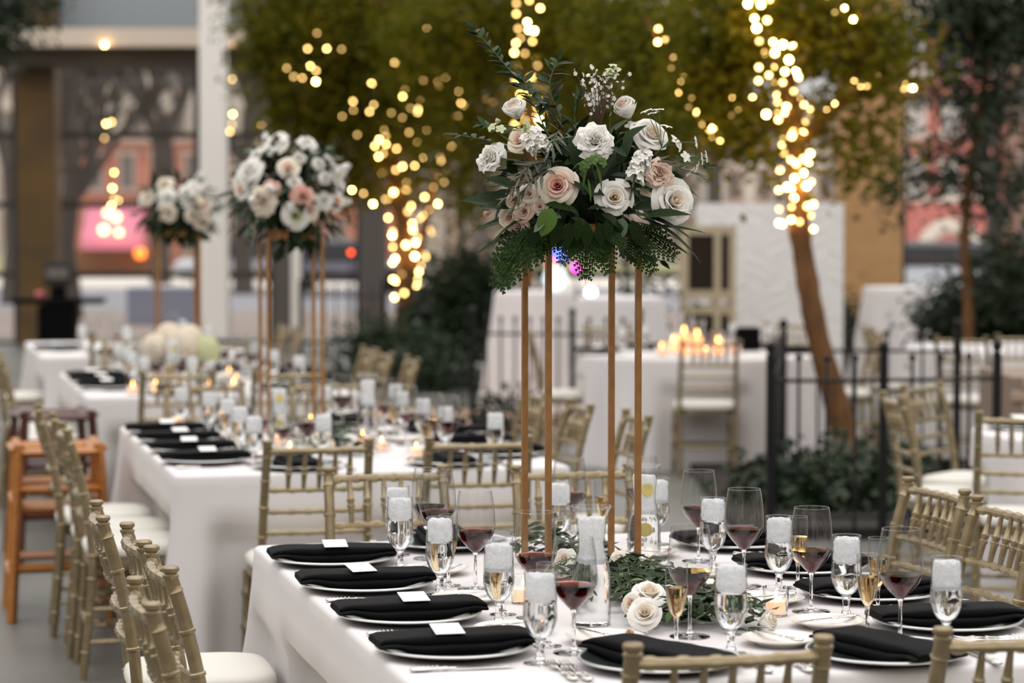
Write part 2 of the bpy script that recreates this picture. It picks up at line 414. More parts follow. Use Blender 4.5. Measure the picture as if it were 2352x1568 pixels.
for i, (dx, dz, r) in enumerate(((-0.2, -0.1, 0.16), (0.25, 0.35, 0.15), (-0.05, 0.5, 0.14), (0.35, -0.2, 0.12))):
    q = MB(); q.lathe([(0, -r), (r * 0.7, -r * 0.7), (r, 0), (r * 0.7, r * 0.7), (0, r)], 12); ob('globe_lamp', q.mesh('globe_lamp'), mat('shop_lamp', (255, 220, 170), 0.4, emit=5, ecol=(255, 205, 140)), sh, (dx, -1.0, (zb + zt) / 2 + dz))
for px, py, lb in ((322, 582, 'orange lamp on a post next to the pink shop'), (355, 580, 'orange lamp on the post farthest from the pink shop'), (372, 606, 'low orange lamp on a short post by the pink shop')):
    p = P(px, py, 87); l = thing('street_lamp', lb, 'lamp', (p.x, p.y, -0.02), 0, 'orange lamps by the shop')
    q = MB(); q.tube([(0, 0, 0), (0, 0, p.z)], 0.05, 8); ob('post', q.mesh('post'), DARKF, l)
    q = MB(); q.lathe([(0, -0.2), (0.14, -0.14), (0.2, 0), (0.14, 0.14), (0, 0.2)], 12); ob('lamp_globe', q.mesh('lamp_globe'), mat('orange_lamp', (255, 140, 50), 0.4, emit=2.2, ecol=(255, 130, 40)), l, (0, 0, p.z + 0.02))
# parked cars outside
def car(px, Y, rz, col, label):
    c = thing('car', label, 'car', (wx(px, Y), Y, -0.02), rz, 'cars parked along the street')
    q = MB(); q.box((0, 0, 0.55), (4.2, 1.7, 0.55), b=0.15); ob('body', q.mesh('body'), mat('car_' + col[0], col[1], 0.25, 0.3), c)
    q = MB(); q.box((-0.1, 0, 1.08), (2.3, 1.5, 0.55), b=0.1, taper=0.8); ob('cabin', q.mesh('cabin'), mat('car_glass', (60, 62, 68), 0.15), c)
    for sx in (-1.3, 1.3):
        for sy in (-0.78, 0.78):
            q = MB(); q.lathe([(0, -0.1), (0.3, -0.1), (0.33, 0), (0.3, 0.1), (0, 0.1)], 16); ob('wheel', q.mesh('wheel'), BLACK, c, (sx, sy, 0.32), (PI / 2, 0, 0))
struct('planter_wall', boxmesh('planter_wall', wx(290, 41), wx(455, 41), 41, 41.6, -0.02, 0.62, 0.02), mat('slate_wall', (128, 132, 150), 0.8), label='low slate grey wall outside the window')
car(590, 64, 0.0, ('white', (214, 214, 218)), 'white car parked between white and grey columns')
car(790, 61, 0.0, ('grey', (130, 130, 142)), 'grey car parked beyond the grey column')
car(2150, 52, 0.0, ('silver', (226, 230, 236)), 'silver white car parked under the pink brick building')
# bare street trees
def bare_tree(px, Y, h, label, seed, lean=0.0):
    r = random.Random(seed)
    t = thing('bare_tree', label, 'tree', (wx(px, Y), Y, -0.05), 0, 'bare trees outside the glass')
    tr = MB(); br = MB()
    def grow(mb, p, d, L, rad, depth):
        q = p + d * L * 0.5 + Vector((r.uniform(-.1, .1), r.uniform(-.1, .1), 0)) * L; e = p + d * L
        (tr if depth == 0 else br).tube([p, q, e], [rad, rad * 0.85, rad * 0.7], 6 if depth < 2 else 4, cap=False)
        if depth >= 5: return
        for k in range(3 if depth < 4 else 4):
            nd = (d + Vector((r.uniform(-1, 1), r.uniform(-.7, .7), r.uniform(-0.1, .7))) * 0.75).normalized()
            grow(mb, e if k < 2 else q, nd, L * r.uniform(0.6, 0.82), rad * (0.62 if k else 0.7), depth + 1)
    grow(tr, Vector((0, 0, 0)), Vector((lean, 0, 1)).normalized(), h * 0.42, h * 0.036, 0)
    ob('trunk', tr.mesh('trunk'), BARKG, t); o = ob('branches', br.mesh('branches'), BARKG, t); o['kind'] = 'stuff'
bare_tree(165, 44, 6.5, 'bare grey street tree beside the bronze column', 3, 0.02)
bare_tree(25, 52, 7.0, 'slim bare tree outside behind the bronze column', 5)
bare_tree(370, 70, 9.5, 'wide bare tree beyond the street before the brick building', 9)
bare_tree(560, 60, 8.0, 'bare tree outside just past the white column', 11)
bare_tree(2250, 60, 8.5, 'bare tree before the pink brick building', 15)

# ------------------------------------------------------------------ leafy trees with fairy lights
def leaf_cloud(mb, blobs, size, r, flat=0.6):
    """many small bent leaves gathered in blobs (x, y, z, rx, ry, rz, count)"""
    v = mb.v; f = mb.f; mi = mb.mi
    for (x, y, z, rx, ry, rz_, n) in blobs:
        # leaves sit in little sprays so that the crown has clumps and gaps
        k = 0
        while k < n:
            g = Vector((r.gauss(0, 1), r.gauss(0, 1), r.gauss(0, 1)))
            g = g.normalized() * (r.random() ** 0.45)
            c = Vector((x + g.x * rx, y + g.y * ry, z + g.z * rz_))
            m = r.randint(6, 12); k += m
            for _ in range(m):
                p = c + Vector((r.gauss(0, 1), r.gauss(0, 1), r.gauss(0, 0.8))) * size * 1.8
                d = Vector((r.uniform(-1, 1), r.uniform(-1, 1), r.uniform(-0.9, 0.3))).normalized()
                s = d.cross(Vector((r.uniform(-1, 1), r.uniform(-1, 1), r.uniform(-1, 1)))).normalized()
                nrm = d.cross(s); L = size * r.uniform(0.7, 1.3); w = L * 0.26; o = len(v)
                v += [tuple(p), tuple(p + d * L * 0.5 + s * w + nrm * w * 0.4), tuple(p + d * L), tuple(p + d * L * 0.5 - s * w + nrm * w * 0.4)]
                f += [(o, o + 1, o + 2), (o, o + 2, o + 3)]; mi += [0, 0]

def curve_pts(ctrl, n):
    """smooth points through control points"""
    ctrl = [Vector(c) for c in ctrl]; out = []; m = len(ctrl)
    for i in range(m - 1):
        p0, p1, p2, p3 = ctrl[max(i - 1, 0)], ctrl[i], ctrl[i + 1], ctrl[min(i + 2, m - 1)]
        k = max(2, n // (m - 1))
        for j in range(k):
            t = j / k
            out.append(0.5 * ((2 * p1) + (p2 - p0) * t + (2 * p0 - 5 * p1 + 4 * p2 - p3) * t * t + (3 * p1 - p0 - 3 * p2 + p3) * t ** 3))
    out.append(ctrl[-1]); return out

def bulb_mesh():
    m = MB(); r = 0.0135
    m.lathe([(0, -r), (r * 0.55, -r * 0.83), (r * 0.92, -r * 0.4), (r, 0), (r * 0.92, r * 0.4), (r * 0.55, r * 0.83), (0, r)], 10)
    return m.mesh('bulb')
BULBME = bulb_mesh()
def light_string(label, pts, m=None, group='fairy light strings in the trees', scale=1.0, dim=0.35, r=None, jit=0.0):
    """a string of little bulbs through pts, its wire and each bulb"""
    r = r or rnd
    s = thing('fairy_light_string', label, 'string lights', pts[0], 0, group)
    L = [Vector(p) - Vector(pts[0]) + Vector((r.uniform(-jit, jit), r.uniform(-jit, jit), r.uniform(-jit, jit))) for p in pts]
    w = MB(); w.tube(L, 0.003, 4); ob('wire', w.mesh('wire'), WIRE, s)
    for p in L:
        k = scale * r.uniform(0.75, 1.1)
        ob('bulb', BULBME, BULBS[r.choice((0, 0, 1)) if r.random() < dim else r.choice((1, 2, 2, 3))], s, p + Vector((0, 0, -0.012)), None, k)
    return s
def wrap(ctrl, turns, n, rad, r):
    pts = []
    path = curve_pts(ctrl, 60); m = len(path) - 1
    for i in range(n):
        t = i / (n - 1); q = t * m; j = int(q); f_ = q - j
        p = path[j].lerp(path[min(j + 1, m)], f_); a = t * turns * 2 * PI + r.uniform(-.5, .5)
        rr = rad * (1 - 0.35 * t) * r.uniform(1.0, 1.2)
        pts.append(p + Vector((math.cos(a) * rr, math.sin(a) * rr, r.uniform(-.02, .02))))
    return pts
def trunk_mesh(ctrl, r0, r1, n=40, sides=12, seed=1):
    r = random.Random(seed); pts = curve_pts(ctrl, n); m = len(pts)
    rad = [r0 + (r1 - r0) * i / m + r.uniform(-.006, .006) + (0.03 * max(0, 1 - i / 4)) for i in range(m)]
    mb = MB(); mb.tube(pts, rad, sides); return mb
def leafy_tree(name, label, base, trunk_ctrl, r0, r1, branches, blobs, size, lm, seed, group='ficus trees hung with lights'):
    r = random.Random(seed); base = Vector(base)
    t = thing(name, label, 'tree', base, 0, group)
    ob('trunk', trunk_mesh([Vector(c) - base for c in trunk_ctrl], r0, r1, seed=seed).mesh('trunk'), BARK, t)
    for bctrl, b0, b1 in branches:
        ob('branch', trunk_mesh([Vector(c) - base for c in bctrl], b0, b1, 20, 8, seed).mesh('branch'), BARK, t)
    mb = MB(); leaf_cloud(mb, [(x - base.x, y - base.y, z - base.z, rx, ry, rz_, n) for (x, y, z, rx, ry, rz_, n) in blobs], size, r)
    o = ob('foliage', mb.mesh('foliage', False), lm, t); o['kind'] = 'stuff'
    return t
def blob(px, py, Y, rx, rz_, n, ry=None):
    """leaf cluster seen at a pixel at depth Y, radii given in pixels"""
    p = P(px, py, Y); k = Y / FPX
    return (p.x, p.y, p.z, rx * k, (ry if ry else max(rx, rz_) * 0.8) * k, rz_ * k, n)

# tree standing in the fenced planter
YA = 15.5
A_base = Vector((P(1958, 1110, YA).x, YA, 0.0))
A_ctrl = [A_base, P(1930, 960, YA), P(1880, 780, YA), P(1850, 620, YA), P(1832, 480, YA), P(1825, 300, YA), P(1800, 150, YA), P(1765, 0, YA), P(1740, -160, YA)]
leafy_tree('ficus_tree', 'leaning ficus tree wrapped in lights inside the iron fence', A_base, A_ctrl, 0.085, 0.05,
    [([P(1825, 300, YA), P(1700, 240, YA), P(1560, 150, YA), P(1480, 40, YA)], 0.035, 0.012),
     ([P(1828, 330, YA), P(1960, 220, YA), P(2080, 170, YA), P(2180, 60, YA)], 0.035, 0.012),
     ([P(1800, 150, YA), P(1880, 60, YA), P(1960, -80, YA)], 0.03, 0.012)],
    [blob(1700, 60, YA, 150, 130, 2600), blob(1640, 230, YA, 120, 110, 1700), blob(1540, 130, YA + 1, 120, 120, 1800), blob(1720, 300, YA, 70, 40, 380),
     blob(1900, 40, YA, 150, 90, 1700), blob(1990, 150, YA, 130, 80, 1100), blob(1880, 260, YA, 60, 40, 200), blob(1460, 60, YA + 1.5, 120, 120, 1600),
     blob(1770, 400, YA, 60, 30, 50), blob(1930, 370, YA, 50, 60, 130), blob(1995, 330, YA, 90, 60, 240)], 0.075, TREEL, 21)
rA = random.Random(4)
light_string('fairy lights wound up the trunk of the fenced leaning tree', wrap([P(1832, 520, YA), P(1826, 440, YA), P(1825, 300, YA), P(1800, 150, YA), P(1765, 0, YA), P(1740, -100, YA)], 12, 60, 0.1, rA), r=rA, scale=1.2, dim=0.4)
light_string('fairy lights drooping from the fenced tree towards the stone pillar', curve_pts([P(1838, 250, YA), P(1890, 262, YA), P(1930, 215, YA), P(1960, 180, YA), P(2000, 200, YA), P(2040, 160, YA), P(2070, 190, YA), P(2105, 200, YA)], 22), r=rA, scale=0.95, jit=0.03)
light_string('fairy lights drooping from the fenced tree towards the white blooms', curve_pts([P(1790, 245, YA), P(1730, 235, YA), P(1690, 240, YA), P(1640, 265, YA), P(1610, 285, YA), P(1640, 310, YA), P(1600, 240, YA), P(1560, 190, YA), P(1540, 120, YA), P(1510, 45, YA)], 36), r=rA, scale=0.95, jit=0.05)
light_string('fairy lights looping high in the crown of the fenced tree', [P(x, y, YA - 0.3) for x, y in ((1918, 26), (1940, 14), (1960, 40), (1975, 0), (1950, -20), (1900, -15))], r=rA, scale=0.8)

light_string('fairy lights trailing down the front of the fenced tree crown', [P(1772, -20, YA - 0.08)] + [P(x, y, YA - 0.5) for x, y in ((1718, 4), (1748, 6), (1733, 38), (1762, 42), (1738, 60), (1776, 92), (1744, 90), (1798, 98), (1756, 118), (1780, 117), (1812, 133), (1743, 150), (1766, 168), (1803, 160), (1742, 181), (1823, 205), (1786, 230), (1760, 258), (1788, 270))], r=rA, scale=1.25, dim=0.3)
light_string('fairy lights on the bare lower trunk of the fenced tree', [P(1822, 300, YA - 0.06)] + [P(x, y, YA - 0.11) for x, y in ((1797, 328), (1800, 346), (1817, 362), (1858, 368), (1845, 393), (1825, 405), (1808, 425), (1824, 450), (1868, 465), (1818, 500))], r=rA, scale=1.25, dim=0.2)
# trees beyond the tables
YB = 24.8
B_base = Vector((P(1243, 890, YB).x, YB, 0.0))
leafy_tree('ficus_tree', 'slim ficus tree rising behind the gold centrepiece stand', B_base,
    [B_base, P(1228, 800, YB), P(1212, 660, YB), P(1212, 520, YB), P(1218, 300, YB), P(1200, 100, YB), P(1195, -120, YB)], 0.075, 0.05,
    [([P(1215, 420, YB), P(1120, 300, YB), P(1020, 230, YB), P(930, 100, YB)], 0.04, 0.015), ([P(1212, 400, YB), P(1330, 300, YB), P(1440, 180, YB)], 0.04, 0.015)],
    [blob(1200, 60, YB, 200, 150, 5200), blob(1050, 120, YB, 170, 160, 4400), blob(1350, 110, YB, 180, 170, 4600), blob(1100, 330, YB, 130, 90, 1900),
     blob(1330, 300, YB + 1, 150, 110, 2600), blob(1500, 330, YB + 1, 110, 90, 1700), blob(1230, 300, YB + 1.5, 110, 120, 2000), blob(1570, 200, YB + 1, 130, 120, 2200), blob(1080, 470, YB, 60, 50, 350)], 0.085, TREEL, 22)
rB = random.Random(5)
light_string('fairy lights wound up the trunk behind the gold centrepiece stand', wrap([P(1214, 290, YB), P(1218, 200, YB), P(1205, 100, YB), P(1190, -40, YB)], 9, 52, 0.13, rB), r=rB, scale=1.3, dim=0.25)
light_string('fairy lights strung from the slim tree towards the paired trunks', curve_pts([P(1150, 225, YB), P(1120, 212, YB), P(1080, 232, YB), P(1035, 220, YB), P(1000, 180, YB), P(960, 240, YB), P(930, 300, YB), P(1000, 310, YB), P(1040, 290, YB), P(1065, 250, YB)], 22), r=rB, dim=0.55, scale=0.95, jit=0.10)
light_string('fairy lights trailing down the front of the slim tree crown', [P(x, y, YB - 1.3) for x, y in ((1186, 5), (1216, -2), (1241, 16), (1186, 29), (1211, 48), (1190, 63), (1214, 66), (1227, 68), (1196, 85), (1185, 96), (1223, 92), (1181, 118), (1206, 120), (1235, 148), (1183, 180))], r=rB, scale=1.2, dim=0.35)
YC = 26.5
C_base = Vector((P(925, 800, YC).x, YC, 0.0))
leafy_tree('ficus_tree', 'forked ficus tree thickly wrapped in lights beside the shrubs', C_base,
    [C_base, P(928, 740, YC), P(930, 640, YC), P(925, 520, YC), P(905, 400, YC), P(885, 300, YC), P(860, 100, YC), P(850, -120, YC)], 0.11, 0.06,
    [([P(930, 680, YC), P(960, 580, YC), P(985, 480, YC), P(1010, 380, YC), P(1040, 250, YC), P(1080, 80, YC)], 0.055, 0.03),
     ([P(895, 350, YC), P(800, 240, YC), P(720, 180, YC), P(640, 60, YC)], 0.05, 0.015)],
    [blob(860, 60, YC, 190, 150, 5600), blob(720, 90, YC, 150, 140, 4400), blob(780, 260, YC, 140, 120, 3000), blob(930, 250, YC, 150, 130, 3300),
     blob(690, 250, YC, 100, 90, 1500), blob(640, 40, YC, 110, 110, 2000), blob(800, 400, YC, 110, 70, 1300), blob(960, 400, YC + 0.5, 90, 60, 700), blob(900, 160, YC + 2, 260, 120, 3000), blob(620, 150, YC, 60, 80, 450)], 0.09, TREEL, 23)
rC = random.Random(6)
light_string('fairy lights packed around the main trunk beside the dark shrubs', wrap([P(940, 690, YC), P(930, 600, YC), P(925, 520, YC), P(905, 400, YC), P(887, 310, YC)], 10, 46, 0.15, rC), r=rC, scale=1.45, dim=0.1)
light_string('fairy lights wound up the thinner fork beside the dark shrubs', wrap([P(955, 650, YC), P(968, 560, YC), P(985, 480, YC), P(1005, 400, YC), P(1030, 300, YC), P(1045, 230, YC)], 7, 38, 0.1, rC), r=rC, dim=0.6, scale=1.0)
def scatter(label, pxs, Y, r, **k):
    return light_string(label, [P(x + r.uniform(-4, 4), y + r.uniform(-4, 4), Y + r.uniform(-.5, .5)) for x, y in pxs], r=r, **k)
scatter('loose fairy lights in the crown near the white column', [(660, 150), (675, 170), (692, 173), (706, 110), (726, 77), (750, 105), (781, 112), (712, 150), (728, 163), (725, 188)], YC - 1.2, rC, dim=0.5)
scatter('loose fairy lights in the middle of the forked crown', [(784, 268), (810, 232), (815, 252), (850, 250), (855, 190), (860, 234), (905, 138), (912, 140), (925, 102), (985, 57), (953, 75), (930, 180), (931, 200), (927, 222), (898, 255), (940, 250), (965, 225), (1000, 182), (985, 232), (1040, 220)], YC - 1.2, rC, dim=0.55)
scatter('low fairy lights at the hem of the forked crown', [(785, 435), (808, 432), (833, 438), (855, 465), (822, 310), (700, 330), (890, 330), (862, 330), (885, 295), (960, 250), (1010, 410), (1030, 390), (1008, 370), (1020, 295), (1060, 340), (1062, 375), (1000, 330), (970, 355), (955, 375)], YC - 1.0, rC, dim=0.4)
# bulbs added by the glass to imitate reflected fairy lights
light_string('added bulbs imitating fairy lights reflected in the glass by the bronze column', [P(x, y, 32.15) for x, y in ((240, 101), (244, 282), (256, 278), (240, 315), (262, 394), (258, 430), (262, 455), (272, 458), (256, 470))], r=rC, dim=0.4, scale=1.3)
light_string('added bulbs imitating reflected fairy lights beside the white column', [P(x, y, 32.15) for x, y in ((536, 100), (533, 180), (534, 259), (533, 283), (528, 300))], r=rC, dim=0.6, scale=1.2)

# darker trees and shrubs
YD = 19.5
D_base = Vector((P(2226, 800, YD).x, YD, 0.0))
leafy_tree('weeping_fig', 'dark drooping tree beyond the round table beside the pink building', D_base,
    [D_base, P(2224, 700, YD), P(2215, 560, YD), P(2230, 400, YD), P(2260, 200, YD), P(2280, -60, YD)], 0.05, 0.03, [],
    [blob(2290, 60, YD, 110, 90, 1700), blob(2200, 20, YD, 110, 60, 1000), blob(2180, 180, YD, 70, 60, 260), blob(2270, 250, YD, 90, 100, 600), blob(2150, 330, YD, 60, 60, 150), blob(2200, 400, YD, 70, 70, 260),
     blob(2300, 430, YD, 60, 80, 350), blob(2060, 430, YD, 50, 50, 170), blob(2330, 600, YD, 60, 80, 700), blob(2090, 60, YD, 60, 40, 200)], 0.085, TREED, 24, 'dark foliage trees')
F_base = Vector((P(-60, 900, 24).x, 24, 0.0))
leafy_tree('weeping_fig', 'dark branch tips of a tree overhanging beside the bronze column', F_base, [F_base, P(-70, 400, 24), P(-60, -20, 24)], 0.06, 0.04, [],
    [blob(10, 40, 24, 70, 60, 700), blob(40, -20, 24, 70, 50, 500), blob(-20, 100, 24, 40, 40, 250)], 0.085, TREED, 25, 'dark foliage trees')
def shrub(label, blobs, base, seed, size=0.085, m=BUSHL, group='shrubs in the planting beds', name='shrub'):
    r = random.Random(seed); base = Vector(base); base.z = 0
    t = thing(name, label, 'shrub', base, 0, group)
    st = MB()
    for k in range(7):
        a = r.uniform(0, 2 * PI); x, y, z = blobs[k % len(blobs)][:3]
        e = Vector((x, y, z)) - base + Vector((math.cos(a), math.sin(a), 0)) * 0.15
        st.tube([(math.cos(a) * 0.05, math.sin(a) * 0.05, 0), e * 0.5, e], [0.015, 0.012, 0.006], 6)
    ob('stems', st.mesh('stems'), BARKG, t)
    mb = MB(); leaf_cloud(mb, [(x - base.x, y - base.y, z, rx, ry, rz_, n) for (x, y, z, rx, ry, rz_, n) in blobs], size, r)
    o = ob('foliage', mb.mesh('foliage', False), m, t); o['kind'] = 'stuff'; return t
YS = 25.5
shrub('large rounded dark shrub between the forked tree and cocktail tables', [blob(1075, 680, YS, 95, 105, 4200, 80), blob(1010, 740, YS, 60, 80, 1500), blob(1110, 760, YS, 60, 60, 900)], P(1060, 800, YS), 31)
shrub('low leafy shrub at the foot of the forked tree', [blob(930, 790, YS - 1, 60, 30, 500), blob(850, 800, YS - 1, 70, 40, 800), blob(990, 830, YS - 1.5, 60, 40, 800)], P(900, 830, YS), 32)
shrub('low dark plant by the paving before the iron railing', [blob(1150, 955, 19.5, 50, 22, 420, 60)], P(1150, 970, 19.5), 33)
shrub('dark evergreen bush beneath the drooping tree', [blob(2320, 700, 20.3, 110, 80, 3800), blob(2190, 730, 20.3, 60, 40, 900), blob(2260, 760, 20.3, 80, 40, 1200)], P(2300, 800, 20.3), 34, m=TREED)
shrub('clipped dark hedge standing behind the white backdrop', [blob(1955, 770, 25, 50, 70, 1400, 40)], P(1955, 850, 25), 35, m=TREED)
YP = 14.6
shrub('dense dark planting around the foot of the fenced tree', [blob(1850, 1150, YP - 0.5, 90, 45, 2300, 90), blob(2000, 1140, YP - 0.3, 80, 55, 2000, 90), blob(1930, 1180, YP - 0.9, 120, 30, 1400, 60)], P(1920, 1170, YP - 0.4), 36)
shrub('leafy planting along the fence on the side of the round table', [blob(2070, 1150, YP + 0.5, 60, 45, 1100, 60), blob(2060, 1190, YP - 0.9, 50, 25, 500, 40)], P(2065, 1170, YP), 37)
KERB = mat('planter_kerb', (92, 90, 84), 0.8)
q = MB(); q.box((3.3, 14.6, 0.03), (4.2, 3.8, 0.06)); struct('planter_bed', q.mesh('planter_bed'), mat('dark_soil', (34, 28, 22), 0.95), label='dark soil bed inside the iron fence')
q = MB(); q.box((-0.9, 25.8, 0.03), (3.6, 2.6, 0.06)); struct('planter_bed', q.mesh('planter_bed'), MATS['dark_soil'], label='dark soil bed under the forked tree')
q = MB(); q.box((-0.25, 20.5, 0.006), (3.2, 2.4, 0.012)); struct('pavement_brick', q.mesh('pavement_brick'), mat('pink_paving', (178, 146, 124), 0.8, 0, (160, 130, 110), 2.5), label='patch of pinkish brick paving before the railing')

# ------------------------------------------------------------------ iron fences
def picket_mesh(h):
    m = MB(); m.lathe([(0, 0), (0.009, 0), (0.009, h - 0.05), (0.006, h - 0.045), (0.017, h - 0.03), (0.02, h - 0.017), (0.012, h - 0.004), (0, h)], 8); return m.mesh('picket')
def post_mesh(h):
    m = MB(); m.box((0, 0, h / 2), (0.045, 0.045, h), b=0.004); m.lathe([(0.012, h), (0.026, h + 0.02), (0.03, h + 0.04), (0.02, h + 0.062), (0, h + 0.07)], 10); return m.mesh('post')
def fence(label, pts, h=0.98, gap=0.13, first=True):
    pts = [Vector((p[0], p[1], 0)) for p in pts]
    t = thing('iron_fence', label, 'fence', pts[0], 0, 'black iron fences')
    pk = cached('picket%.2f' % h, lambda: picket_mesh(h)); po = cached('post%.2f' % h, lambda: post_mesh(h))
    for i in range(len(pts) - 1):
        a, b = pts[i] - pts[0], pts[i + 1] - pts[0]; L = (b - a).length; d = (b - a) / L
        for z in (0.12, h - 0.14):
            m = MB(); m.tube([a + Vector((0, 0, z)), b + Vector((0, 0, z))], 0.012, 6); ob('rail', m.mesh('rail'), IRON, t)
        n = int(L / gap)
        for k in range(1, n): ob('picket', pk, IRON, t, a + d * (L * k / n))
        if i or first: ob('post', po, IRON, t, a)
    ob('post', po, IRON, t, pts[-1] - pts[0])
    return t
fx = lambda px, Y: (wx(px, Y), Y)
fence('black iron fence with ball finials around the leaning tree', [fx(1771, 12.7), fx(2031, 12.7), fx(2292, 12.9)], gap=0.145)
fence('black iron fence returning behind the leaning tree', [fx(1771, 12.7 + 0.02), fx(1800, 15.75), fx(2200, 15.75)], gap=0.2, first=False)
fence('low iron railing before the draped cocktail tables', [fx(1085, 19.0), fx(1315, 18.8), fx(1470, 18.7)], h=0.95, gap=0.11)
fence('iron railing standing before the grey columns', [fx(690, 29), fx(880, 29)], h=0.95, gap=0.13)

# ------------------------------------------------------------------ gold ballroom chairs
def ringed(p0, p1, r, rings, n=10, bulge=1.32, ends=True, bow=None):
    """bamboo-like turned rod: path p0..p1 (or through bow), swelling at rings"""
    p0, p1 = Vector(p0), Vector(p1); L = (p1 - p0).length; ts = [0.0]
    for g in rings: ts += [g - 0.012 / L * 1.2, g - 0.005 / L, g + 0.005 / L, g + 0.012 / L * 1.2]
    ts += [1.0]
    if bow is not None: ts += [k / 8 for k in range(1, 8)]
    ts = sorted(t for t in ts if 0 <= t <= 1); pts = []; rad = []
    for t in ts:
        p = p0.lerp(p1, t)
        if bow is not None: p = p + Vector(bow) * (4 * t * (1 - t))
        pts.append(p); rad.append(r * (bulge if any(abs(t - g) < 0.0052 / L * 1.1 for g in rings) else 1.0))
    m = MB(); m.tube(pts, rad, n); return m
def chair_parts():
    H = 0.915
    def post(s):
        m = MB()
        ctrl = [Vector((s * 0.178, -0.215, 0)), Vector((s * 0.183, -0.19, 0.24)), Vector((s * 0.186, -0.178, 0.44)), Vector((s * 0.184, -0.195, 0.62)), Vector((s * 0.180, -0.228, 0.78)), Vector((s * 0.178, -0.262, H - 0.02))]
        pts = curve_pts(ctrl, 45); rad = []
        for p in pts: rad.append(0.0142 if p.z < 0.06 else 0.0155)
        zs = (0.10, 0.24, 0.37, 0.455, 0.575, 0.68, 0.775, 0.865); P2 = []; R2 = []
        for i, p in enumerate(pts):
            P2.append(p); R2.append(rad[i])
            if i + 1 < len(pts):
                for z in zs:
                    if p.z <= z < pts[i + 1].z:
                        for dz, k in ((-.006, 1.0), (-.003, 1.22), (.003, 1.22), (.006, 1.0)):
                            t = (z + dz - p.z) / (pts[i + 1].z - p.z)
                            if 0 < t < 1: P2.append(p.lerp(pts[i + 1], t)); R2.append(0.0155 * k)
        m.tube(P2, R2, 12)
        e = P2[-1]
        m.lathe([(0.0155, -0.004), (0.0182, 0.0), (0.0182, 0.004), (0.0135, 0.008), (0.0185, 0.012), (0.019, 0.019), (0.016, 0.023), (0, 0.024)], 14, c=e)
        return m.mesh('back_post')
    def at(z):
        ctrl = [(-0.178, 0.44), (-0.195, 0.62), (-0.228, 0.78), (-0.262, 0.895)]
        for i in range(3):
            if ctrl[i][1] <= z <= ctrl[i + 1][1]:
                t = (z - ctrl[i][1]) / (ctrl[i + 1][1] - ctrl[i][1]); return ctrl[i][0] + (ctrl[i + 1][0] - ctrl[i][0]) * t
        return -0.262
    P_ = [('back_post', post(-1)), ('back_post', post(1))]
    bow = lambda z: (0, -0.022, 0)
    def rail(name, z, r, nr):
        g = [(k + 0.5) / nr for k in range(nr)]
        return (name, ringed((-0.178, at(z), z), (0.178, at(z), z), r, g, 8, 1.3, bow=bow(z)).mesh(name))
    P_ += [rail('top_rail', 0.880, 0.0108, 6), rail('cross_rail', 0.742, 0.0092, 6), rail('cross_rail', 0.665, 0.0092, 6), rail('cross_rail', 0.590, 0.0092, 6)]
    for k in range(5):
        x = -0.178 + 0.356 * (0.21 + 0.15 * k); t = (x + 0.178) / 0.356; b = -0.022 * 4 * t * (1 - t)
        p0 = Vector((x, at(0.742) + b, 0.742)); p1 = Vector((x, at(0.878) + b, 0.878)); m = MB(); pts = []; rad = []
        for q_, rr in ((0, .0072), (.2, .0085), (.38, .0098), (.40, .0125), (.44, .0125), (.46, .0098), (.5, .0102), (.52, .0125), (.56, .0125), (.58, .0098), (.8, .0078), (1, .0062)): pts.append(p0.lerp(p1, q_)); rad.append(rr)
        m.tube(pts, rad, 8); P_.append(('spindle', m.mesh('spindle')))
    for s in (-1, 1):
        m = ringed((s * 0.192, 0.168, 0.0), (s * 0.185, 0.155, 0.415), 0.0165, (0.2, 0.5, 0.8), 10); P_.append(('front_leg', m.mesh('front_leg')))
    m = MB()
    def sup(t, R, z):
        a = 2 * PI * t; c, s_ = math.cos(a), math.sin(a); e = 0.5
        return (R * 0.205 * math.copysign(abs(c) ** e, c), R * 0.192 * math.copysign(abs(s_) ** e, s_) - 0.005, z)
    def sweep(profile):
        n = 36; vs = []; fs = []
        for (R, z) in profile: vs += [sup(i / n, R, z) for i in range(n)]
        for j in range(len(profile) - 1):
            for i in range(n): fs.append((j * n + i, j * n + (i + 1) % n, (j + 1) * n + (i + 1) % n, (j + 1) * n + i))
        fs.append(tuple(range(n - 1, -1, -1))); fs.append(tuple((len(profile) - 1) * n + i for i in range(n)))
        return vs, fs
    m.add(*sweep([(0.95, 0.412), (0.98, 0.416), (0.98, 0.445), (0.95, 0.448)])); P_.append(('seat_frame', m.mesh('seat_frame')))
    m = MB(); m.add(*sweep([(0.93, 0.4485), (0.99, 0.452), (1.02, 0.466), (1.0, 0.482), (0.94, 0.492), (0.8, 0.498), (0.5, 0.5)])); P_.append(('seat_cushion', m.mesh('seat_cushion')))
    for z in (0.14, 0.26):
        for s in (-1, 1):
            P_.append(('stretcher', ringed((s * 0.183, -0.195, z), (s * 0.189, 0.160, z), 0.009, (0.25, 0.5, 0.75), 8).mesh('stretcher')))
    P_.append(('stretcher', ringed((-0.189, 0.161, 0.2), (0.189, 0.161, 0.2), 0.009, (0.25, 0.5, 0.75), 8).mesh('stretcher')))
    P_.append(('stretcher', ringed((-0.183, -0.194, 0.2), (0.183, -0.194, 0.2), 0.009, (0.25, 0.5, 0.75), 8).mesh('stretcher')))
    return P_
CH = chair_parts()
CHAIRS = []
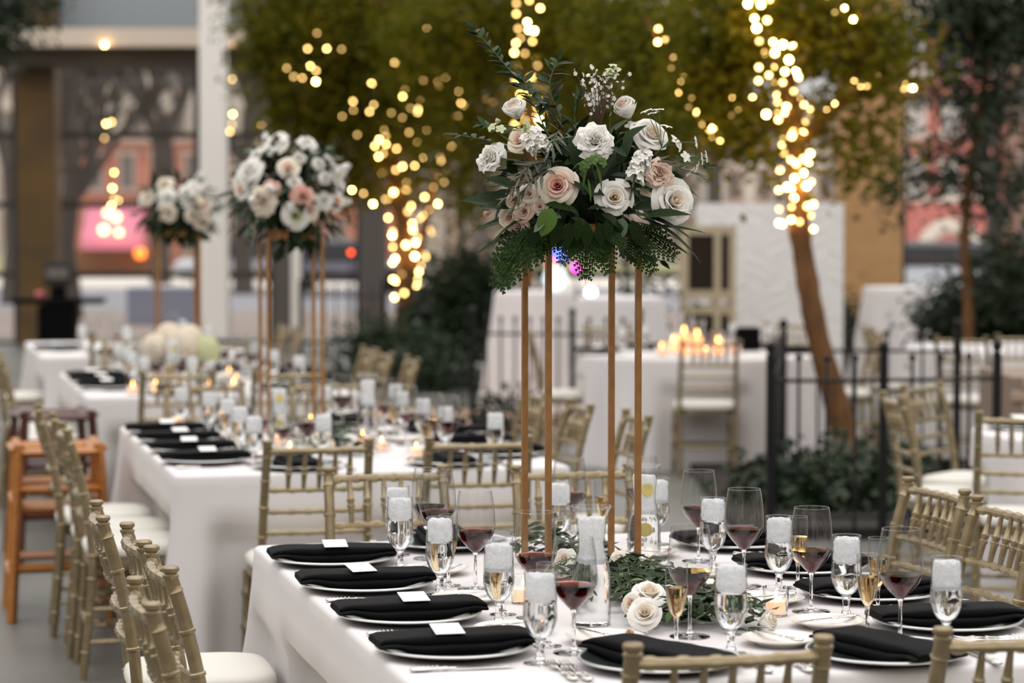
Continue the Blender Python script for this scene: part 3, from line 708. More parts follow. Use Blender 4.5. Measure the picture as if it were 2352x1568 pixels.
def chair(label, back, face, group):
    """back: where the top of the back stands; face: heading of the sitter (radians, world)"""
    d = Vector((math.cos(face), math.sin(face), 0)); loc = Vector((back[0], back[1], 0)) + d * 0.262
    t = thing('ballroom_chair', label, 'chair', loc, face - PI / 2, group)
    CHAIRS.append((loc.copy(), d))
    for n, me in CH: ob(n, me, SEATM if n == 'seat_cushion' else GOLDCH, t)
    return t
FU, FV = ANG, ANG + PI / 2
ORD = ['first', 'second', 'third', 'fourth']
TN = {1: 'fourth table from podium', 2: 'third table from podium', 3: 'second table from podium', 4: 'first table from podium'}
def side_chairs(n, side, vs, us, face, v0, off=0, jit=0.05):
    r = random.Random(n * 10 + len(side))
    for i, (u, v) in enumerate(zip(us, vs)):
        p = TB(u, v + v0)
        chair('gold chair with ivory seat, %s, %s from podium end, %s' % (side, ORD[i + off], TN[n]), p, face + r.uniform(-jit, jit), 'gold chairs at the banquet tables')
VT = [0.0, 4.15, 8.25, 12.3]
side_chairs(1, 'column side', (1.87, 1.36, 0.91, 0.417), (-0.45, -0.406, -0.393, -0.48), FU, 0)
side_chairs(1, 'fence side', (1.9, 1.40), (1.92, 1.90), FU + PI, 0)
for n, u, v in ((1, 0.47, -0.44), (1, 1.07, -0.42), (2, 0.448, 3.735), (2, 1.017, 3.735), (3, 0.43, 7.86), (3, 1.0, 7.85), (4, 0.5, 12.0)):
    chair('gold chair facing podium, %s side of open end, %s' % ('column' if u < 0.7 else 'fence', TN[n]), TB(u, v), FV + rnd.uniform(-.04, .04), 'gold chairs at the banquet tables')
for n, u, v in ((1, 0.49, 2.77), (1, 1.06, 2.68), (2, 0.45, 6.95), (2, 1.05, 6.95), (3, 0.5, 11.0), (3, 1.05, 11.0)):
    chair('gold chair facing away from podium, %s side of podium end, %s' % ('column' if u < 0.7 else 'fence', TN[n]), TB(u, v), FV + PI + rnd.uniform(-.04, .04), 'gold chairs at the banquet tables')
side_chairs(2, 'column side', (1.36, 0.86, 0.40), (-0.40, -0.37, -0.36), FU, VT[1], 1)
side_chairs(2, 'fence side', (1.80, 1.12, 0.50), (1.81, 1.82, 1.88), FU + PI, VT[1])
side_chairs(3, 'column side', (1.85, 1.36, 0.86), (-0.42, -0.38, -0.40), FU, VT[2])
side_chairs(3, 'fence side', (1.80, 1.30, 0.60), (1.84, 1.84, 1.86), FU + PI, VT[2])
side_chairs(4, 'column side', (1.0, 0.3), (-0.75, -0.4), FU, VT[3])
side_chairs(4, 'fence side', (1.2, 0.5), (1.86, 1.86), FU + PI, VT[3])

# ------------------------------------------------------------------ cloths and tables
def pressed(p, nrm, z, inside=0.30):
    """skirt point p (world, with outward normal): moved inwards where a tucked chair presses the cloth"""
    w = smooth((0.60 - z) / 0.07)
    if w <= 0: return p
    move = 0.0
    for loc, d in CHAIRS:
        q_ = p - loc; q_.z = 0
        if q_.length > 0.75: continue
        fw = q_.dot(d); sd = abs(q_.dot(Vector((d.y, -d.x, 0)))); c = -d.dot(nrm)
        if c < 0.3 or sd > 0.36 or fw < -0.45: continue
        side = 1.0 if sd < 0.25 else smooth((0.36 - sd) / 0.11)
        move = max(move, (0.212 - fw) / c * side)
    return p - nrm * min(max(move, 0.0), inside) * w
def cloth_mesh(path, zt, flare, amp, k, seed, corner=(), edge=0.012, at=None, rz=0.0):
    """path: closed outline points (x, y) with outward normals; skirt to the floor with folds"""
    r = random.Random(seed); n = len(path); ph = [r.uniform(0, 6.28) for _ in range(6)]
    m = MB(); rows = []
    def off(i, t):
        (x, y, nx, ny, s) = path[i]
        w = math.sin(s * k + ph[0]) + 0.6 * math.sin(s * k * 1.73 + ph[1]) + 0.35 * math.sin(s * k * 3.1 + ph[2])
        d = flare * t + amp * w * smooth(t * 1.15) * (0.35 + 0.65 * t)
        for c in corner:
            q = abs(s - c[0]); q = min(q, c[2] - q); d += c[1] * math.exp(-(q / 0.16) ** 2) * smooth(t)
        return max(d, 0.02 * t)
    for ins in (0.025, edge):
        rows.append([(x - nx * ins, y - ny * ins, zt) for (x, y, nx, ny, s) in path])
    rows.append([(x - nx * edge * 0.3, y - ny * edge * 0.3, zt - edge * 0.3) for (x, y, nx, ny, s) in path])
    H = zt - 0.004
    for t in (edge / H, 0.06, 0.13, 0.21, 0.255, 0.31, 0.36, 0.45, 0.58, 0.7, 0.82, 0.92, 1.0):
        row = []
        for i in range(n):
            q_ = Vector((path[i][0] + path[i][2] * off(i, t), path[i][1] + path[i][3] * off(i, t), 0)); z = zt - H * t
            if at is not None:
                R = Matrix.Rotation(rz, 3, 'Z'); w_ = pressed(R @ q_ + Vector((at[0], at[1], 0)), R @ Vector((path[i][2], path[i][3], 0)), z)
                q_ = R.inverted() @ (w_ - Vector((at[0], at[1], 0)))
            row.append((q_.x, q_.y, z))
        rows.append(row)
    cx = sum(p[0] for p in path) / n; cyy = sum(p[1] for p in path) / n
    vs = [p for row in rows for p in row]; fs = []
    for j in range(len(rows) - 1):
        for i in range(n): fs.append((j * n + i, (j + 1) * n + i, (j + 1) * n + (i + 1) % n, j * n + (i + 1) % n))
    k0 = len(vs); vs.append((cx, cyy, zt)); fs += [(i, (i + 1) % n, k0) for i in range(n)]; m.add(vs, fs)
    return m.mesh('tablecloth', True, 75)
def rect_path(w, l, R=0.03, step=0.025):
    out = []; s = 0.0; cs = []
    segs = [((R, 0), (w - R, 0), (0, -1)), ((w, R), (w, l - R), (1, 0)), ((w - R, l), (R, l), (0, 1)), ((0, l - R), (0, R), (-1, 0))]
    ctrs = [(w - R, R), (w - R, l - R), (R, l - R), (R, R)]
    for i, (a, b, nrm) in enumerate(segs):
        L = math.hypot(b[0] - a[0], b[1] - a[1]); n = int(L / step)
        for k in range(n):
            t = k / n; out.append((a[0] + (b[0] - a[0]) * t, a[1] + (b[1] - a[1]) * t, nrm[0], nrm[1], s + L * t))
        s += L; a0 = math.atan2(nrm[1], nrm[0]); c = ctrs[i]
        for k in range(6):
            a_ = a0 + PI / 2 * k / 6; out.append((c[0] + math.cos(a_) * R, c[1] + math.sin(a_) * R, math.cos(a_), math.sin(a_), s + 0.06 * k / 6))
        cs.append(s + 0.03); s += 0.06
    return out, cs, s
TW, TL = 1.47, 2.22
def banquet(n, v0):
    t = thing('banquet_table', 'long banquet table under a floor-length white cloth, %s' % TN[n], 'table', TB(0, v0), ANG, 'long white banquet tables')
    path, cs, tot = rect_path(TW, TL)
    ob('tablecloth', cloth_mesh(path, 0.76, 0.03, 0.014, 7.5, n, [(c, 0.06, tot) for c in cs], at=TB(0, v0), rz=ANG), CLOTH, t)
    for k in range(2):
        m = MB(); m.box((TW * (k + 0.5) / 2, TL / 2, 0.738), (TW / 2 - 0.01, TL - 0.03, 0.03), b=0.005); ob('table_top', m.mesh('table_top'), WOOD_O, t)
    for x in (0.15, TW - 0.15):
        for y in (0.25, TL - 0.25):
            m = MB(); m.tube([(x, y, 0), (x, y, 0.723)], 0.016, 8); ob('leg', m.mesh('leg'), GREYC, t)
for n in (1, 2, 3, 4): banquet(n, VT[n - 1])
def round_path(R, n=200):
    return [(math.cos(2 * PI * i / n) * R, math.sin(2 * PI * i / n) * R, math.cos(2 * PI * i / n), math.sin(2 * PI * i / n), 2 * PI * i / n * R) for i in range(n)]
def round_table(label, x, y, R, z, flare, amp, folds, seed, name='round_table', group='round tables under white cloths', n=200):
    t = thing(name, label, 'table', (x, y, 0), 0, group)
    ob('tablecloth', cloth_mesh(round_path(R, n), z, flare, amp, round(folds) / R, seed, at=(x, y)), CLOTH, t)
    m = MB(); m.lathe([(0, z - 0.035), (R - 0.02, z - 0.035), (R - 0.02, z - 0.006), (0, z - 0.006)], 40); ob('table_top', m.mesh('table_top'), WOOD_O, t)
    m = MB(); m.lathe([(0, 0), (0.25, 0), (0.25, 0.02), (0.04, 0.04), (0.04, z - 0.04), (0, z - 0.04)], 20); ob('pedestal', m.mesh('pedestal'), GREYC, t)
    return t
G2 = 'gold chairs around the round tables'
chair('gold chair backed to the camera side of the candlelit round table'.replace('camera', 'banquet'), (wx(1630, 15.75), 15.75), PI / 2 + 0.03, G2)
chair('gold chair on the railing side of the candlelit round table', (0.12, 17.0), 0.05, G2)
chair('gold chair behind the candlelit round table by the cocktail table', (wx(1395, 18.3), 18.3), -PI / 2 + 0.3, G2)
chair('gold chair behind the candlelit table before the white backdrop', (wx(1815, 18.6), 18.6), -PI / 2 - 0.2, G2)
chair('gold chair on the fence side of the candlelit round table', (2.60, 17.12), PI + 0.05, G2)
chair('gold chair backed to the banquet side of the fence-corner round table', (2.03, 9.55), PI / 2 - 0.2, G2)
chair('gold chair at the fence-corner round table, turned from the fence', (1.93, 11.36), -0.65, G2)
chair('gold chair at the fence-corner round table, beside the planting', (1.67, 10.6), 0.06, G2)
for k, (px, Y, fa) in enumerate(((1990, 17.95, 0.0), (2208, 16.2, 1.0), (2352, 16.5, 1.6))):
    chair(['gold chair behind the fence facing the round table under the drooping tree', 'gold chair close behind the iron fence near the drooping tree', 'gold chair at the fenced round table near the tan brick step'][k], (wx(px, Y), Y), fa, G2)
RTX, RTY = wx(1605, 17.0), 17.0
round_table('round table with candles and hurricane vases before the white backdrop', RTX, RTY, 0.86, 0.76, 0.07, 0.035, 9, 41)
round_table('round table at the fence corner with a chair backed against it', 2.92, 10.5, 0.9, 0.76, 0.05, 0.03, 9, 42)
round_table('round table behind the iron fence below the drooping tree', 3.75, 17.8, 0.85, 0.76, 0.06, 0.035, 9, 43)
round_table('cocktail table draped to the floor beside the slim tree', wx(1228, 21.8), 21.8, 0.36, 1.07, 0.14, 0.028, 7, 44, 'cocktail_table', 'tall draped cocktail tables', 160)
round_table('cocktail table draped to the floor behind the candlelit round table', wx(1425, 20.0), 20.0, 0.36, 1.07, 0.12, 0.028, 7, 45, 'cocktail_table', 'tall draped cocktail tables', 160)
round_table('cocktail table draped to the floor before the stone pillar', wx(2070, 23.3), 23.3, 0.36, 1.07, 0.14, 0.028, 7, 46, 'cocktail_table', 'tall draped cocktail tables', 160)

# ------------------------------------------------------------------ tableware
TZ = 0.7606
def shell(outer, th, n=32):
    """closed thin vessel wall from an outer profile that runs from the axis up to the rim"""
    inner = []
    for i, (r, z) in enumerate(outer):
        a = outer[max(i - 1, 0)]; b = outer[min(i + 1, len(outer) - 1)]
        dx, dz = b[0] - a[0], b[1] - a[1]; L = math.hypot(dx, dz) or 1
        inner.append((max(r - dz / L * th, 0.0), z + dx / L * th))
    inner[0] = (0.0, outer[0][1] + th); inner[-1] = (outer[-1][0] - th, outer[-1][1])
    m = MB(); m.lathe(outer + inner[::-1], n); return m
def wall(outer, n=36, rim=0.0008):
    """thin drawn vessel wall with a rounded lip"""
    m = MB(); r, z = outer[-1]; m.lathe(list(outer), n)
    m.lathe([(r + rim * math.cos(a), z + rim * math.sin(a)) for a in [2 * PI * k / 8 for k in range(8)]], n, closed=True); return m
def spline_prof(pts, n=5):
    c = curve_pts([(r, 0, z) for r, z in pts], n * (len(pts) - 1)); return [(max(p.x, 0), p.z) for p in c]
def fill(prof, z, th):
    """liquid standing in a vessel profile up to z"""
    ins = [(max(r - th * 0.75, 0), zz + (th * 0.75 if i == 0 else 0)) for i, (r, zz) in enumerate(prof)]; out = []
    for i, p in enumerate(ins):
        if p[1] < z: out.append(p)
        else:
            a = out[-1]; t = (z - a[1]) / (p[1] - a[1]); r = a[0] + (p[0] - a[0]) * t; out += [(r, z), (0, z)]; break
    out[0] = (0.0, out[0][1]); m = MB(); m.lathe(out, 32); return m.mesh('liquid')
WB = spline_prof([(0, 0.092), (0.010, 0.094), (0.024, 0.108), (0.040, 0.128), (0.0485, 0.150), (0.0485, 0.175), (0.0455, 0.21), (0.0405, 0.242)])
WSTEM = [(0, 0.004), (0.008, 0.006), (0.005, 0.012), (0.0038, 0.03), (0.0036, 0.07), (0.005, 0.086), (0.009, 0.0925), (0, 0.0925)]
FOOT = lambda R: [(0, 0), (R, 0), (R + 0.001, 0.0012), (R, 0.0025), (R * 0.5, 0.0045), (0.009, 0.009), (0.005, 0.013), (0, 0.013)]
def lathe_mesh(name, prof, n=24): m = MB(); m.lathe(prof, n); return m.mesh(name)
ME = {}
ME['wbowl'] = wall(WB).mesh('bowl'); ME['wstem'] = lathe_mesh('stem', WSTEM, 12); ME['wfoot'] = lathe_mesh('foot', FOOT(0.0435))
ME['wine'] = fill(WB, 0.144, 0.0011); ME['wine_low'] = fill(WB, 0.130, 0.0011)
GB = spline_prof([(0, 0.05), (0.010, 0.051), (0.024, 0.062), (0.0335, 0.084), (0.0352, 0.102), (0.0335, 0.135), (0.0325, 0.187)])
ME['gbowl'] = wall(GB, 36, 0.0013).mesh('bowl')
ME['gstem'] = lathe_mesh('stem', [(0, 0.004), (0.012, 0.007), (0.009, 0.018), (0.0075, 0.028), (0.0095, 0.036), (0.008, 0.043), (0.013, 0.0505), (0, 0.0505)], 14); ME['gfoot'] = lathe_mesh('foot', FOOT(0.033))
ME['gwater'] = fill(GB, 0.128, 0.0030)
FB = spline_prof([(0, 0.064), (0.006, 0.065), (0.015, 0.08), (0.0215, 0.105), (0.024, 0.135), (0.0235, 0.177)])
ME['fbowl'] = wall(FB).mesh('bowl'); ME['fstem'] = lathe_mesh('stem', [(0, 0.004), (0.007, 0.007), (0.0045, 0.02), (0.004, 0.05), (0.007, 0.0645), (0, 0.0645)], 12); ME['ffoot'] = lathe_mesh('foot', FOOT(0.03))
ME['fizz'] = fill(FB, 0.128, 0.0011); ME['fizz_low'] = fill(FB, 0.112, 0.0011)
CB = spline_prof([(0, 0), (0.040, 0.001), (0.0435, 0.012), (0.0438, 0.08), (0.0425, 0.118), (0.036, 0.148), (0.0305, 0.172), (0.031, 0.205), (0.037, 0.245), (0.0445, 0.266)])
ME['cbody'] = wall(CB, 44, 0.0018).mesh('carafe_body'); ME['cwater'] = fill(CB, 0.150, 0.0045)
m = MB(); m.lathe([(0, -0.003), (0.02, -0.003), (0.0225, 0), (0.02, 0.003), (0, 0.003)], 20); ME['lemon'] = m.mesh('lemon_slice')
def ice_mass(prof, z0, z1, th, seed):
    """packed crushed ice filling a vessel between two heights, lumpy outside and on top"""
    r = random.Random(seed); m = MB(); n = 28; rows = []
    def rad(z):
        for a, b in zip(prof, prof[1:]):
            if a[1] <= z <= b[1]: return a[0] + (b[0] - a[0]) * (z - a[1]) / max(1e-6, b[1] - a[1]) - th
        return prof[-1][0] - th
    ks = 9; vs = []; fs = []
    for j in range(ks + 1):
        z = z0 + (z1 - z0) * j / ks
        for i in range(n):
            q_ = rad(z) * (1 - 0.10 * r.random()) * (0.9 if j in (0, ks) else 1); a = 2 * PI * i / n; vs.append((math.cos(a) * q_, math.sin(a) * q_, z + r.uniform(-.003, .003)))
    for j in range(ks):
        for i in range(n): fs.append((j * n + i, j * n + (i + 1) % n, (j + 1) * n + (i + 1) % n, (j + 1) * n + i))
    c0 = len(vs); vs += [(0, 0, z0 - 0.004), (0, 0, z1 + 0.003)]
    for i in range(n): fs += [((i + 1) % n, i, c0), (ks * n + i, ks * n + (i + 1) % n, c0 + 1)]
    m.add(vs, fs); return m.mesh('crushed_ice', True, 25)
ME['gice'] = [ice_mass(GB, 0.120 + 0.006 * k, 0.1795 + 0.0015 * k, 0.0016, k) for k in range(3)]
ME['cice'] = ice_mass(CB, 0.140, 0.240, 0.0024, 5)
def wine_glass(p, label, group, level='wine'):
    p = claim(p, 0.050)
    t = thing('wine_glass', label, 'wine glass', (p[0], p[1], TZ), rnd.uniform(0, 6), group)
    ob('bowl', ME['wbowl'], THIN, t); ob('stem', ME['wstem'], GLASS, t); ob('foot', ME['wfoot'], GLASS, t)
    if level: o = ob('red_wine', ME[level], WINE, t)
    return t
def goblet(p, label, group, n=10):
    p = claim(p, 0.0375)
    t = thing('water_goblet', label, 'water glass', (p[0], p[1], TZ), rnd.uniform(0, 6), group)
    ob('bowl', ME['gbowl'], THIN, t); ob('stem', ME['gstem'], GLASS, t); ob('foot', ME['gfoot'], GLASS, t)
    ob('water', ME['gwater'], WATER, t)
    o = ob('crushed_ice', ME['gice'][rnd.randint(0, 2)], ICE, t); o['kind'] = 'stuff'
    return t
def flute(p, label, group, level='fizz'):
    p = claim(p, 0.032)
    t = thing('champagne_flute', label, 'champagne flute', (p[0], p[1], TZ), rnd.uniform(0, 6), group)
    ob('bowl', ME['fbowl'], THIN, t); ob('stem', ME['fstem'], GLASS, t); ob('foot', ME['ffoot'], GLASS, t)
    if level: ob('sparkling_wine', ME[level], FIZZ, t)
    return t
def carafe(p, label, group, lemon=False, n=16):
    p = claim(p, 0.047)
    t = thing('water_carafe', label, 'carafe', (p[0], p[1], TZ), rnd.uniform(0, 6), group); r = random.Random(9)
    ob('carafe_body', ME['cbody'], THIN, t); ob('water', ME['cwater'], WATER, t)
    o = ob('crushed_ice', ME['cice'], ICE, t); o['kind'] = 'stuff'
    if lemon:
        for z, a, R in ((0.205, -1.3, 0.0285), (0.10, -1.5, 0.02)): ob('lemon_slice', ME['lemon'], LEMON, t, (math.cos(a - t.rotation_euler.z) * R, math.sin(a - t.rotation_euler.z) * R, z), (1.45, 0.1, a - t.rotation_euler.z + PI / 2), 0.8)
    return t
# charger, bread plate
ME['charger'] = lathe_mesh('charger', [(0, 0), (0.10, 0), (0.115, 0.004), (0.158, 0.0165), (0.164, 0.0185), (0.165, 0.0205), (0.161, 0.021), (0.152, 0.018), (0.113, 0.008), (0.10, 0.006), (0, 0.006)], 48)
ME['crim'] = (lambda m: (m.lathe([(0.1645, 0.0168), (0.1668, 0.0195), (0.1655, 0.0225), (0.1615, 0.0222), (0.1600, 0.0205), (0.1625, 0.018)], 56, closed=True), m.mesh('rim'))[1])(MB())
ME['bread'] = lathe_mesh('bread_plate', [(0, 0), (0.05, 0), (0.052, 0.004), (0.083, 0.015), (0.0855, 0.0175), (0.082, 0.018), (0.052, 0.0085), (0.045, 0.0065), (0, 0.0065)], 40)
def napkin_mesh(seed, L=0.338, W=0.175):
    r = random.Random(seed); m = MB(); nl = 22; prof = []
    # two-tier fold: wide lower layer, narrower roll on top of it
    half = [(0.0, -0.0165), (0.045, -0.0165), (0.075, -0.0162), (0.0845, -0.013), (0.0875, -0.0065), (0.0845, -0.0015), (0.074, 0.0006), (0.0705, 0.0012), (0.0735, 0.0040), (0.0735, 0.0100), (0.0695, 0.0148), (0.058, 0.0168), (0.03, 0.0172), (0.0, 0.0168)]
    half = [(x * 0.80, z * 0.82) for x, z in half]
    prof = half + [(-x, z) for x, z in half[-2:0:-1]]; K = len(prof)
    def under(y):
        r_ = math.hypot(y, 0.073)
        pts_ = ((0.0, 0.0078), (0.10, 0.0082), (0.113, 0.0100), (0.148, 0.0212), (0.158, 0.0240), (0.20, 0.0240))
        for a, b in zip(pts_, pts_[1:]):
            if a[0] <= r_ <= b[0]: return a[1] + (b[1] - a[1]) * (r_ - a[0]) / (b[0] - a[0])
        return 0.024
    vs = []; fs = []; z0, z1 = min(z for _, z in prof), max(z for _, z in prof)
    for j in range(nl + 1):
        t = j / nl * 2 - 1; y = t * L / 2; lo = under(y); hi = 0.0475 - 0.0045 * t ** 4 + 0.001 * math.sin(t * 7 + seed); e = max(0, abs(t) - 0.9) / 0.1 * 0.004
        wv = 1 + 0.02 * math.sin(t * 5 + seed) - 0.04 * (1 - abs(t))
        for (x, z) in prof: vs.append((x * wv, y, lo + (hi - e - lo) * (z - z0) / (z1 - z0)))
    for j in range(nl):
        for k in range(K): fs.append((j * K + k, (j + 1) * K + k, (j + 1) * K + (k + 1) % K, j * K + (k + 1) % K))
    fs.append(tuple(range(K))); fs.append(tuple(nl * K + k for k in range(K - 1, -1, -1)))
    m.add(vs, fs); return m.mesh('napkin', True, 60)
NAPS = [napkin_mesh(s) for s in range(4)]
m = MB(); m.box((0, 0, 0), (0.075, 0.062, 0.0012)); ME['card'] = m.mesh('place_card', False)
def card_mat():
    m = mat('printed_card', (246, 244, 240), 0.7); nt = m.node_tree; N = nt.nodes; L = nt.links
    tc = N.new('ShaderNodeTexCoord'); wv = N.new('ShaderNodeTexWave'); wv.wave_type = 'BANDS'; wv.bands_direction = 'X'
    wv.inputs['Scale'].default_value = 42; L.new(tc.outputs['Object'], wv.inputs['Vector'])
    rp = N.new('ShaderNodeValToRGB'); rp.color_ramp.elements[0].position = 0.02; rp.color_ramp.elements[1].position = 0.12
    rp.color_ramp.elements[0].color = lin((196, 194, 192)); rp.color_ramp.elements[1].color = lin((246, 244, 240))
    L.new(wv.outputs['Fac'], rp.inputs['Fac']); L.new(rp.outputs['Color'], N['Principled BSDF'].inputs['Base Color']); return m
CARDP = card_mat()
def handle_mesh(L=0.095):
    # ornate cast handle: swelling, beads and a scrolled tip
    m = MB(); pts = []; rad = []
    for (t, r_) in ((0, .003), (.03, .0075), (.10, .0105), (.17, .0095), (.20, .0112), (.25, .0102), (.30, .0108), (.36, .0086), (.40, .0094), (.46, .0078), (.55, .0068), (.66, .0062), (.74, .0066), (.76, .0084), (.80, .0084), (.82, .0064), (.92, .0056), (1, .0044)):
        pts.append((0, t * L, 0)); rad.append(r_)
    m.tube(pts, rad, 10, flat=0.5)
    for k in range(6):
        a = 0.012 + k * 0.009
        for s in (-1, 1): m.lathe([(0, 0), (0.0022, 0.001), (0, 0.0028)], 6, c=(s * 0.0045, a, 0.003))
    return m.mesh('handle')
ME['handle'] = handle_mesh()
def blade_mesh():
    m = MB(); n = 14; vs = []; fs = []
    for j in range(n + 1):
        t = j / n; y = 0.093 + t * 0.125; w = 0.0085 * (0.75 + 0.5 * math.sin(PI * min(t * 0.75 + 0.1, 1))) * (1 if t < 0.85 else (1 - ((t - 0.85) / 0.15) ** 2 * 0.95))
        vs += [(-w * 0.6, y, 0.0012), (w, y, 0.0), (-w * 0.6, y, -0.0012)]
    for j in range(n):
        for k in range(3): fs.append((j * 3 + k, j * 3 + (k + 1) % 3, j * 3 + 3 + (k + 1) % 3, j * 3 + 3 + k))
    m.add(vs, fs); return m.mesh('blade')
ME['blade'] = blade_mesh()
def fork_head():
    m = MB(); m.tube([(0, 0.09, 0), (0, 0.115, 0.002), (0, 0.128, 0.003)], [0.004, 0.0042, 0.011], 8, flat=0.3)
    m.box((0, 0.138, 0.003), (0.024, 0.026, 0.002), b=0.0006)
    for k in range(4):
        x = -0.0095 + k * 0.00633; m.tube([(x, 0.148, 0.003), (x, 0.165, 0.001), (x * 0.95, 0.182, 0.003), (x * 0.9, 0.196, 0.006)], [0.0021, 0.002, 0.0018, 0.0008], 6)
    return m.mesh('fork_head')
ME['fork'] = fork_head()
def spoon_head():
    m = MB(); m.tube([(0, 0.09, 0), (0, 0.12, 0.003), (0, 0.132, 0.002)], [0.004, 0.0034, 0.004], 8)
    def fn(u, v):
        a = 2 * PI * u; r = v; return (math.cos(a) * 0.0185 * r, 0.155 + math.sin(a) * 0.028 * r, 0.003 - 0.007 * (1 - r * r))
    m.grid(fn, 20, 5, True); return m.mesh('spoon_head')
ME['spoon'] = spoon_head()
def cutlery(kind, p, face, label, group, z=TZ + 0.0055):
    nm = {'knife': 'table_knife', 'fork': 'dinner_fork', 'spoon': 'dessert_spoon', 'butter': 'butter_knife'}[kind]
    t = thing(nm, label, 'knife' if kind in ('knife', 'butter') else kind, (p[0], p[1], z), face - PI / 2, group)
    s = 0.8 if kind == 'butter' else 1.0; t.scale = (s, s, s)
    ob('handle', ME['handle'], SILVER, t); ob({'fork': 'fork_head', 'spoon': 'spoon_head'}.get(kind, 'blade'), ME[kind if kind in ('fork', 'spoon') else 'blade'], SILVER, t)
    return t
def local(c, face, r_, f_):
    """point r_ to the sitter's right and f_ ahead of the plate centre c"""
    d = Vector((math.cos(face), math.sin(face), 0)); rt = Vector((d.y, -d.x, 0)); return Vector((c[0], c[1], 0)) + d * f_ + rt * r_
OCC = []
def claim(p, r_, fixed=False, reach=2600):
    """nearest free standing place to p for something of radius r_ on a table top"""
    p = Vector((p[0], p[1], 0)); best = p
    if not fixed:
        def free(q_): return all((q_ - c).length > r_ + R + 0.002 for c, R in OCC)
        if not free(p):
            best = None
            for k in range(1, reach):
                a = k * 2.39996; q_ = p + Vector((math.cos(a), math.sin(a), 0)) * 0.0075 * math.sqrt(k)
                if free(q_): best = q_; break
    if best is not None: OCC.append((best.copy(), r_))
    return best
def setting(n, c, face, where, full=True, nap_off=(0, 0, 0), cut=True, card=True, seed=0):
    """charger, napkin, card and cutlery of one place; where: words naming the place"""
    r = random.Random(seed * 31 + n); claim(c, 0.170, True)
    t = thing('charger_plate', 'silver charger plate, %s' % where, 'plate', (c[0], c[1], TZ), 0, 'silver chargers on the banquet tables'); ob('plate', ME['charger'], CHARGER, t); ob('rim', ME['crim'], RIMM, t)
    p = local(c, face, nap_off[0], nap_off[1])
    o = ob('napkin', NAPS[seed % 4], NAPK, None, (p.x, p.y, TZ), face - PI / 2 + nap_off[2] + r.uniform(-.05, .05)); tag(o, 'folded black napkin, %s' % where, 'napkin', 'folded black napkins')
    if card:
        p2 = local(p, face, r.uniform(-.004, .006) + 0.022, r.uniform(-.03, .01))
        o = ob('place_card', ME['card'], CARDP, None, (p2.x, p2.y, TZ + 0.0555), (0, 0.13, face - PI / 2 + nap_off[2] + r.uniform(-.15, .15))); tag(o, 'white printed card, %s' % where, 'card', 'place cards on the napkins')
    if cut:
        a = r.uniform(-.012, .012)
        cutlery('knife', local(c, face, 0.190 + r.uniform(-.002, .002), -0.135), face + a, 'silver table knife, %s' % where, 'table knives')
        if full:
            for k, dx in enumerate((-0.184, -0.2105)):
                cutlery('fork', local(c, face, dx, -0.13 + k * 0.012), face + a, 'ornate silver fork, %s fork from the plate, %s' % (('inner', 'outer')[k], where) if False else 'silver %s fork, %s' % (('inner', 'outer')[k], where), 'dinner forks')
def bread(n, p, face, where, seed=0):
    p = claim(p, 0.090, reach=500)
    if p is None: return
    t = thing('bread_plate', 'small white bread plate, %s' % where, 'plate', (p[0], p[1], TZ), 0, 'white bread plates'); ob('plate', ME['bread'], PORC, t)
    q_ = local(p, face, 0.02, -0.075); cutlery('butter', q_, face + 0.35, 'silver butter knife, %s' % where, 'butter knives', TZ + 0.0205)
def votive(p, label, group, s=1.0, lit=True):
    p = claim(p, 0.033 * s)
    t = thing('votive_candle', label, 'candle', (p[0], p[1], TZ), 0, group); t.scale = (s, s, s)
    ob('glass_holder', cached('votive', lambda: shell(spline_prof([(0, 0), (0.024, 0.001), (0.027, 0.006), (0.0295, 0.04), (0.031, 0.066)], 4), 0.0022, 28).mesh('glass_holder')), GLASS, t)
    ob('wax', cached('wax', lambda: lathe_mesh('wax', [(0, 0.006), (0.0225, 0.006), (0.023, 0.034), (0.019, 0.036), (0, 0.0345)], 20)), WAX, t)
    ob('flame', cached('flame', lambda: lathe_mesh('flame', [(0, 0.037), (0.003, 0.041), (0.0042, 0.046), (0.0026, 0.054), (0, 0.062)], 10)), FLAME, t)
    return t
for u, v in ((0.74, 1.47), (0.70, 5.90), (0.66, 9.90)):
    for a in (-1, 1):
        for b in range(-5, 6): claim(TB(u + a * 0.1175, v + b * 0.0235), 0.013, True); claim(TB(u + b * 0.0235, v + a * 0.1175), 0.013, True)
claim(TB(0.62, 9.52), 0.215, True)
# --- fourth table from podium (sharp in the photograph)
for i, (u, v) in enumerate(((0.155, 1.805), (0.155, 1.338), (0.16, 0.852), (0.162, 0.405))):
    setting(1, TB(u, v), FU, 'column side, %s from podium end, %s' % (ORD[i], TN[1]), seed=i)
for i, (u, v) in enumerate(((1.295, 1.85), (1.30, 1.35), (1.30, 0.90), (1.30, 0.46))):
    setting(1, TB(u, v), FU + PI, 'fence side, %s from podium end, %s' % (ORD[i], TN[1]), seed=i + 5, nap_off=(0, 0, 0.06 * (-1) ** i), card=i != 1)
setting(1, TB(0.53, 0.15), FV, 'column side of open end, %s' % TN[1], seed=11, nap_off=(0, 0, 0.5), card=False)
setting(1, TB(1.01, 0.12), FV, 'fence side of open end, %s' % TN[1], seed=12, nap_off=(0, 0, 0.35), card=False)
setting(1, TB(0.52, 2.04), FV + PI, 'column side of podium end, %s' % TN[1], seed=13, full=False)
GW, GG, GF = 'red wine glasses on the banquet tables', 'iced water goblets on the banquet tables', 'champagne flutes on the banquet tables'
